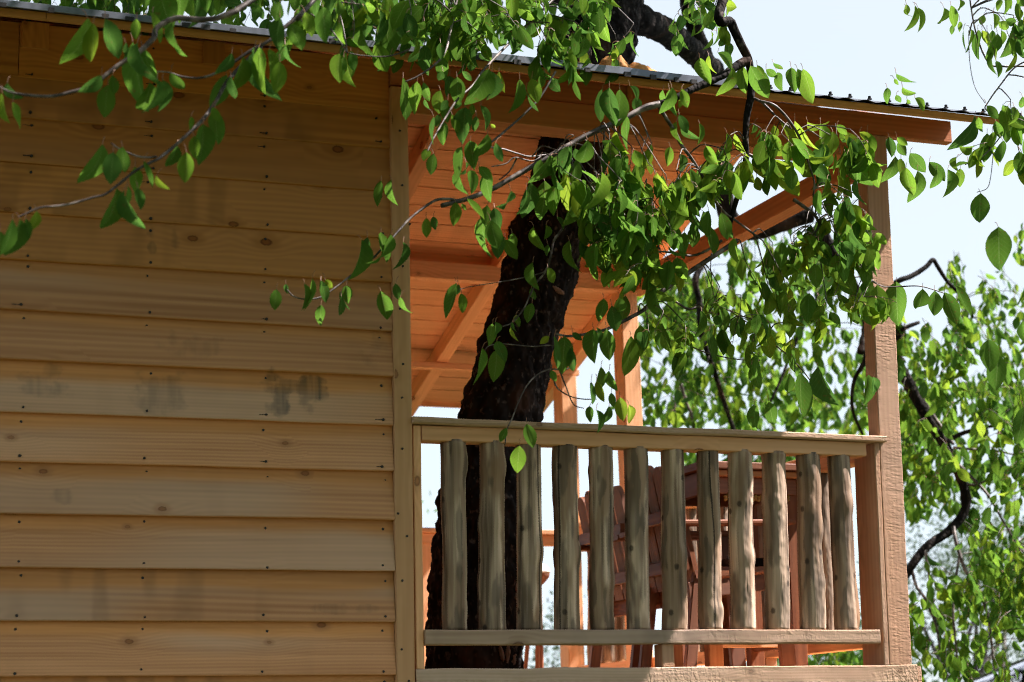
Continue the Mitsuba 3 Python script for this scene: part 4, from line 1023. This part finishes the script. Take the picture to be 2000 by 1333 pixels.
# leaf masses out of view, most placed to shade the wall and the limbs
def unseen_leaf_mass(n, lo, hi, size, mat, m=90):
    lo, hi = np.array(lo), np.array(hi)
    cl = lo + (hi - lo) * rng.random((m, 3))
    c = cl[rng.integers(0, m, n)] + rng.normal(0, 1, (n, 3)) * [.38, .38, .24]
    d = np.array([0, 0, -1.0]) + rng.normal(0, .5, (n, 3)); d /= np.linalg.norm(d, axis=1, keepdims=True)
    e = np.cross(d, rng.normal(0, 1, (n, 3))); e /= np.linalg.norm(e, axis=1, keepdims=True)
    s = size * (.7 + .6 * rng.random(n))[:, None]
    V = np.stack([c, c + d * s * .5 + e * s * .26, c + d * s, c + d * s * .5 - e * s * .26], 1).reshape(-1, 3)
    i = np.arange(n) * 4
    Fq = np.stack([i, i + 1, i + 2, i + 3], 1)
    U = np.tile([[0, 0], [1, .5], [0, 1], [-1, .5]], (n, 1))
    part(TREE, 'foliage_and_unseen_screen', shape((V, np.vstack([Fq[:, [0, 1, 2]], Fq[:, [0, 2, 3]]]), U), mat), kind='stuff')


unseen_leaf_mass(42000, (-6.5, -8.5, 3.4), (.7, -.2, 5.8), .12, 'leaf_c', 260)  # unseen overhead, placed to dim the sky light on the front wall
unseen_leaf_mass(16000, (-8.0, -11.5, .4), (5.0, -9.2, 5.2), .17, 'leaf_c', 220)  # added behind the camera only to block low sky light
unseen_leaf_mass(5000, (-4.5, .5, 4.0), (1.2, 2.6, 5.6), .105, 'leaf_a')
unseen_leaf_mass(9000, (.2, .2, 4.1), (1.9, 3.0, 5.8), .105, 'leaf_a')  # out of view, placed to shade the limbs over the roof
unseen_leaf_mass(7000, (2.4, .4, 5.3), (4.2, 2.5, 6.1), .11, 'leaf_a', 60)  # out of view, placed to keep the sun off the limbs
for e in ((-1.2, -1.5, 4.6), (-3.2, -2.4, 4.7), (-.3, -3.0, 4.8), (-3.0, 1.2, 4.8)):  # unseen limbs carrying the out-of-view leaf masses
    branch([], .07, .02, .1, world=[(1.6, 1.36, 3.9), tuple((np.array([1.6, 1.36, 3.9]) + e) / 2 + [0, 0, .35]), e])

# ------------------------------------------------------------------ shrubs and a shed beyond
def shrub(name, label, cat, base, top, rx, ry, n, size, mat, dark=None, group=None):
    k = thing(name, label, cat, group)
    base, top = np.asarray(base, float), np.asarray(top, float)
    H_ = top[2] - base[2]
    part(k, 'trunk', shape(join([tube([base + [.05 * i, 0, 0], base + (top - base) * .45 + rng.normal(0, .12, 3), base + (top - base) * .8 + rng.normal(0, .4, 3) * [rx, ry, .1]], [.05, .035, .012], 7, 5, .1) for i in range(-3, 4)]), 'twig_bark', True))
    cl = base + np.array([0, 0, H_ * .25]) + rng.random((40, 3)) * [0, 0, H_ * .72]
    f = (cl[:, 2] - base[2]) / H_
    wid = np.sqrt(np.clip(1 - ((f - .5) / .55) ** 2, .05, 1))
    a = rng.random(40) * 2 * np.pi
    q = np.sqrt(rng.random(40))
    cl[:, 0] += rx * wid * q * np.cos(a) + (top[0] - base[0]) * f
    cl[:, 1] += ry * wid * q * np.sin(a) + (top[1] - base[1]) * f
    c = cl[rng.integers(0, 40, n)] + rng.normal(0, 1, (n, 3)) * [rx * .22, ry * .22, H_ * .07]
    d = rng.normal(0, 1, (n, 3)); d /= np.linalg.norm(d, axis=1, keepdims=True)
    e = np.cross(d, rng.normal(0, 1, (n, 3))); e /= np.linalg.norm(e, axis=1, keepdims=True)
    s = size * (.6 + .8 * rng.random(n))[:, None]
    V = np.stack([c - d * s * .5, c + e * s * .24, c + d * s * .5, c - e * s * .24], 1).reshape(-1, 3)
    i = np.arange(n) * 4
    Fq = np.stack([i, i + 1, i + 2, i + 3], 1)
    U = np.tile([[0, 0], [1, .5], [0, 1], [-1, .5]], (n, 1))
    part(k, 'crown', shape((V, np.vstack([Fq[:, [0, 1, 2]], Fq[:, [0, 2, 3]]]), U), mat), kind='stuff')


scene['shrub_leaf'] = {'type': 'principledthin', 'base_color': {'type': 'rgb', 'value': (.085, .125, .065)}, 'roughness': .5, 'diff_trans': .8}
b = at(1900, 1200, 8.0)
shrub('grey_shrub', 'tall grey green shrub with tiny leaves beyond the lower right corner of the porch', 'shrub', (b[0] - .1, 8.0, -1.95), (b[0] + .1, 8.0, at(1900, 1010, 8)[2]), 1.35, 1.2, 16000, .045, 'shrub_leaf')
b = at(1590, 1290, 9.0)
shrub('dark_shrub', 'low dark shrub seen under the side rail of the porch', 'shrub', (b[0], 9.0, -1.95), (b[0], 9.0, at(1590, 1200, 9)[2]), 1.3, .9, 12000, .05, 'leaf_c')
b = at(1090, 1290, 9.5)
shrub('small_shrub', 'small thin shrub seen in the gap under the railing beside the trunk', 'shrub', (b[0], 9.5, -1.95), (b[0], 9.5, at(1090, 1190, 9.5)[2]), .45, .45, 1500, .05, 'shrub_leaf')
b = at(848, 1020, 9.5)
shrub('young_tree', 'young tree whose green tip shows left of the trunk above the rear railing', 'tree', (b[0], 9.5, -1.95), (b[0] + .05, 9.5, at(846, 998, 9.5)[2]), .25, .25, 1200, .06, 'leaf_b')

# shed roof in the corner
K2 = thing('metal_shed', 'low shed with a pale blue grey corrugated metal roof at the lower right corner', 'shed')
A = at(2085, 1256, 4.0)
d = FWD * F_PX + RIGHT * 720 + DOWN * 760
d = unit([d[0], d[1], 0])
sde = np.array([-d[1], d[0], 0])
n_l, n_s = 2, 90
for nm, sg in (('roof_sheet', 1), ('roof_sheet', -1)):
    ss = np.linspace(0, 1, n_s)
    Vq = []
    for t in (0, 7.0):
        for s in ss:
            pass
    ll = np.linspace(0, 7.0, 281)
    S, Lg = np.meshgrid(np.linspace(0, 1.7, 3), ll, indexing='ij')
    P = A + Lg[..., None] * d + S[..., None] * sde * sg
    P[..., 2] = A[2] - .36 * S + .012 * np.cos(Lg / .1 * 2 * np.pi)
    i, j = np.meshgrid(np.arange(2), np.arange(280), indexing='ij')
    q = np.stack([i * 281 + j, i * 281 + j + 1, (i + 1) * 281 + j + 1, (i + 1) * 281 + j], -1).reshape(-1, 4)
    part(K2, nm, ply((P.reshape(-1, 3), q), rgb((.27, .31, .39), .5, .2), smooth=True))
for sg in (1, -1):
    for t0, t1 in ((.2, 6.8),):
        p0, p1 = A + d * t0 + sde * sg * 1.5, A + d * t1 + sde * sg * 1.5
        p0[2] = p1[2] = (A[2] - .56 - 1.95) / 2
        part(K2, 'wall', shape(timber(p0, p1, (0, 0, 1), A[2] - .58 + 1.95, .05), 'grey_wood'))
for t0 in (.2, 6.8):
    p0, p1 = A + d * t0 + sde * 1.47, A + d * t0 - sde * 1.47
    p0[2] = p1[2] = (A[2] - .56 - 1.95) / 2
    part(K2, 'wall', shape(timber(p0, p1, (0, 0, 1), A[2] - .60 + 1.95, .05), 'grey_wood'))
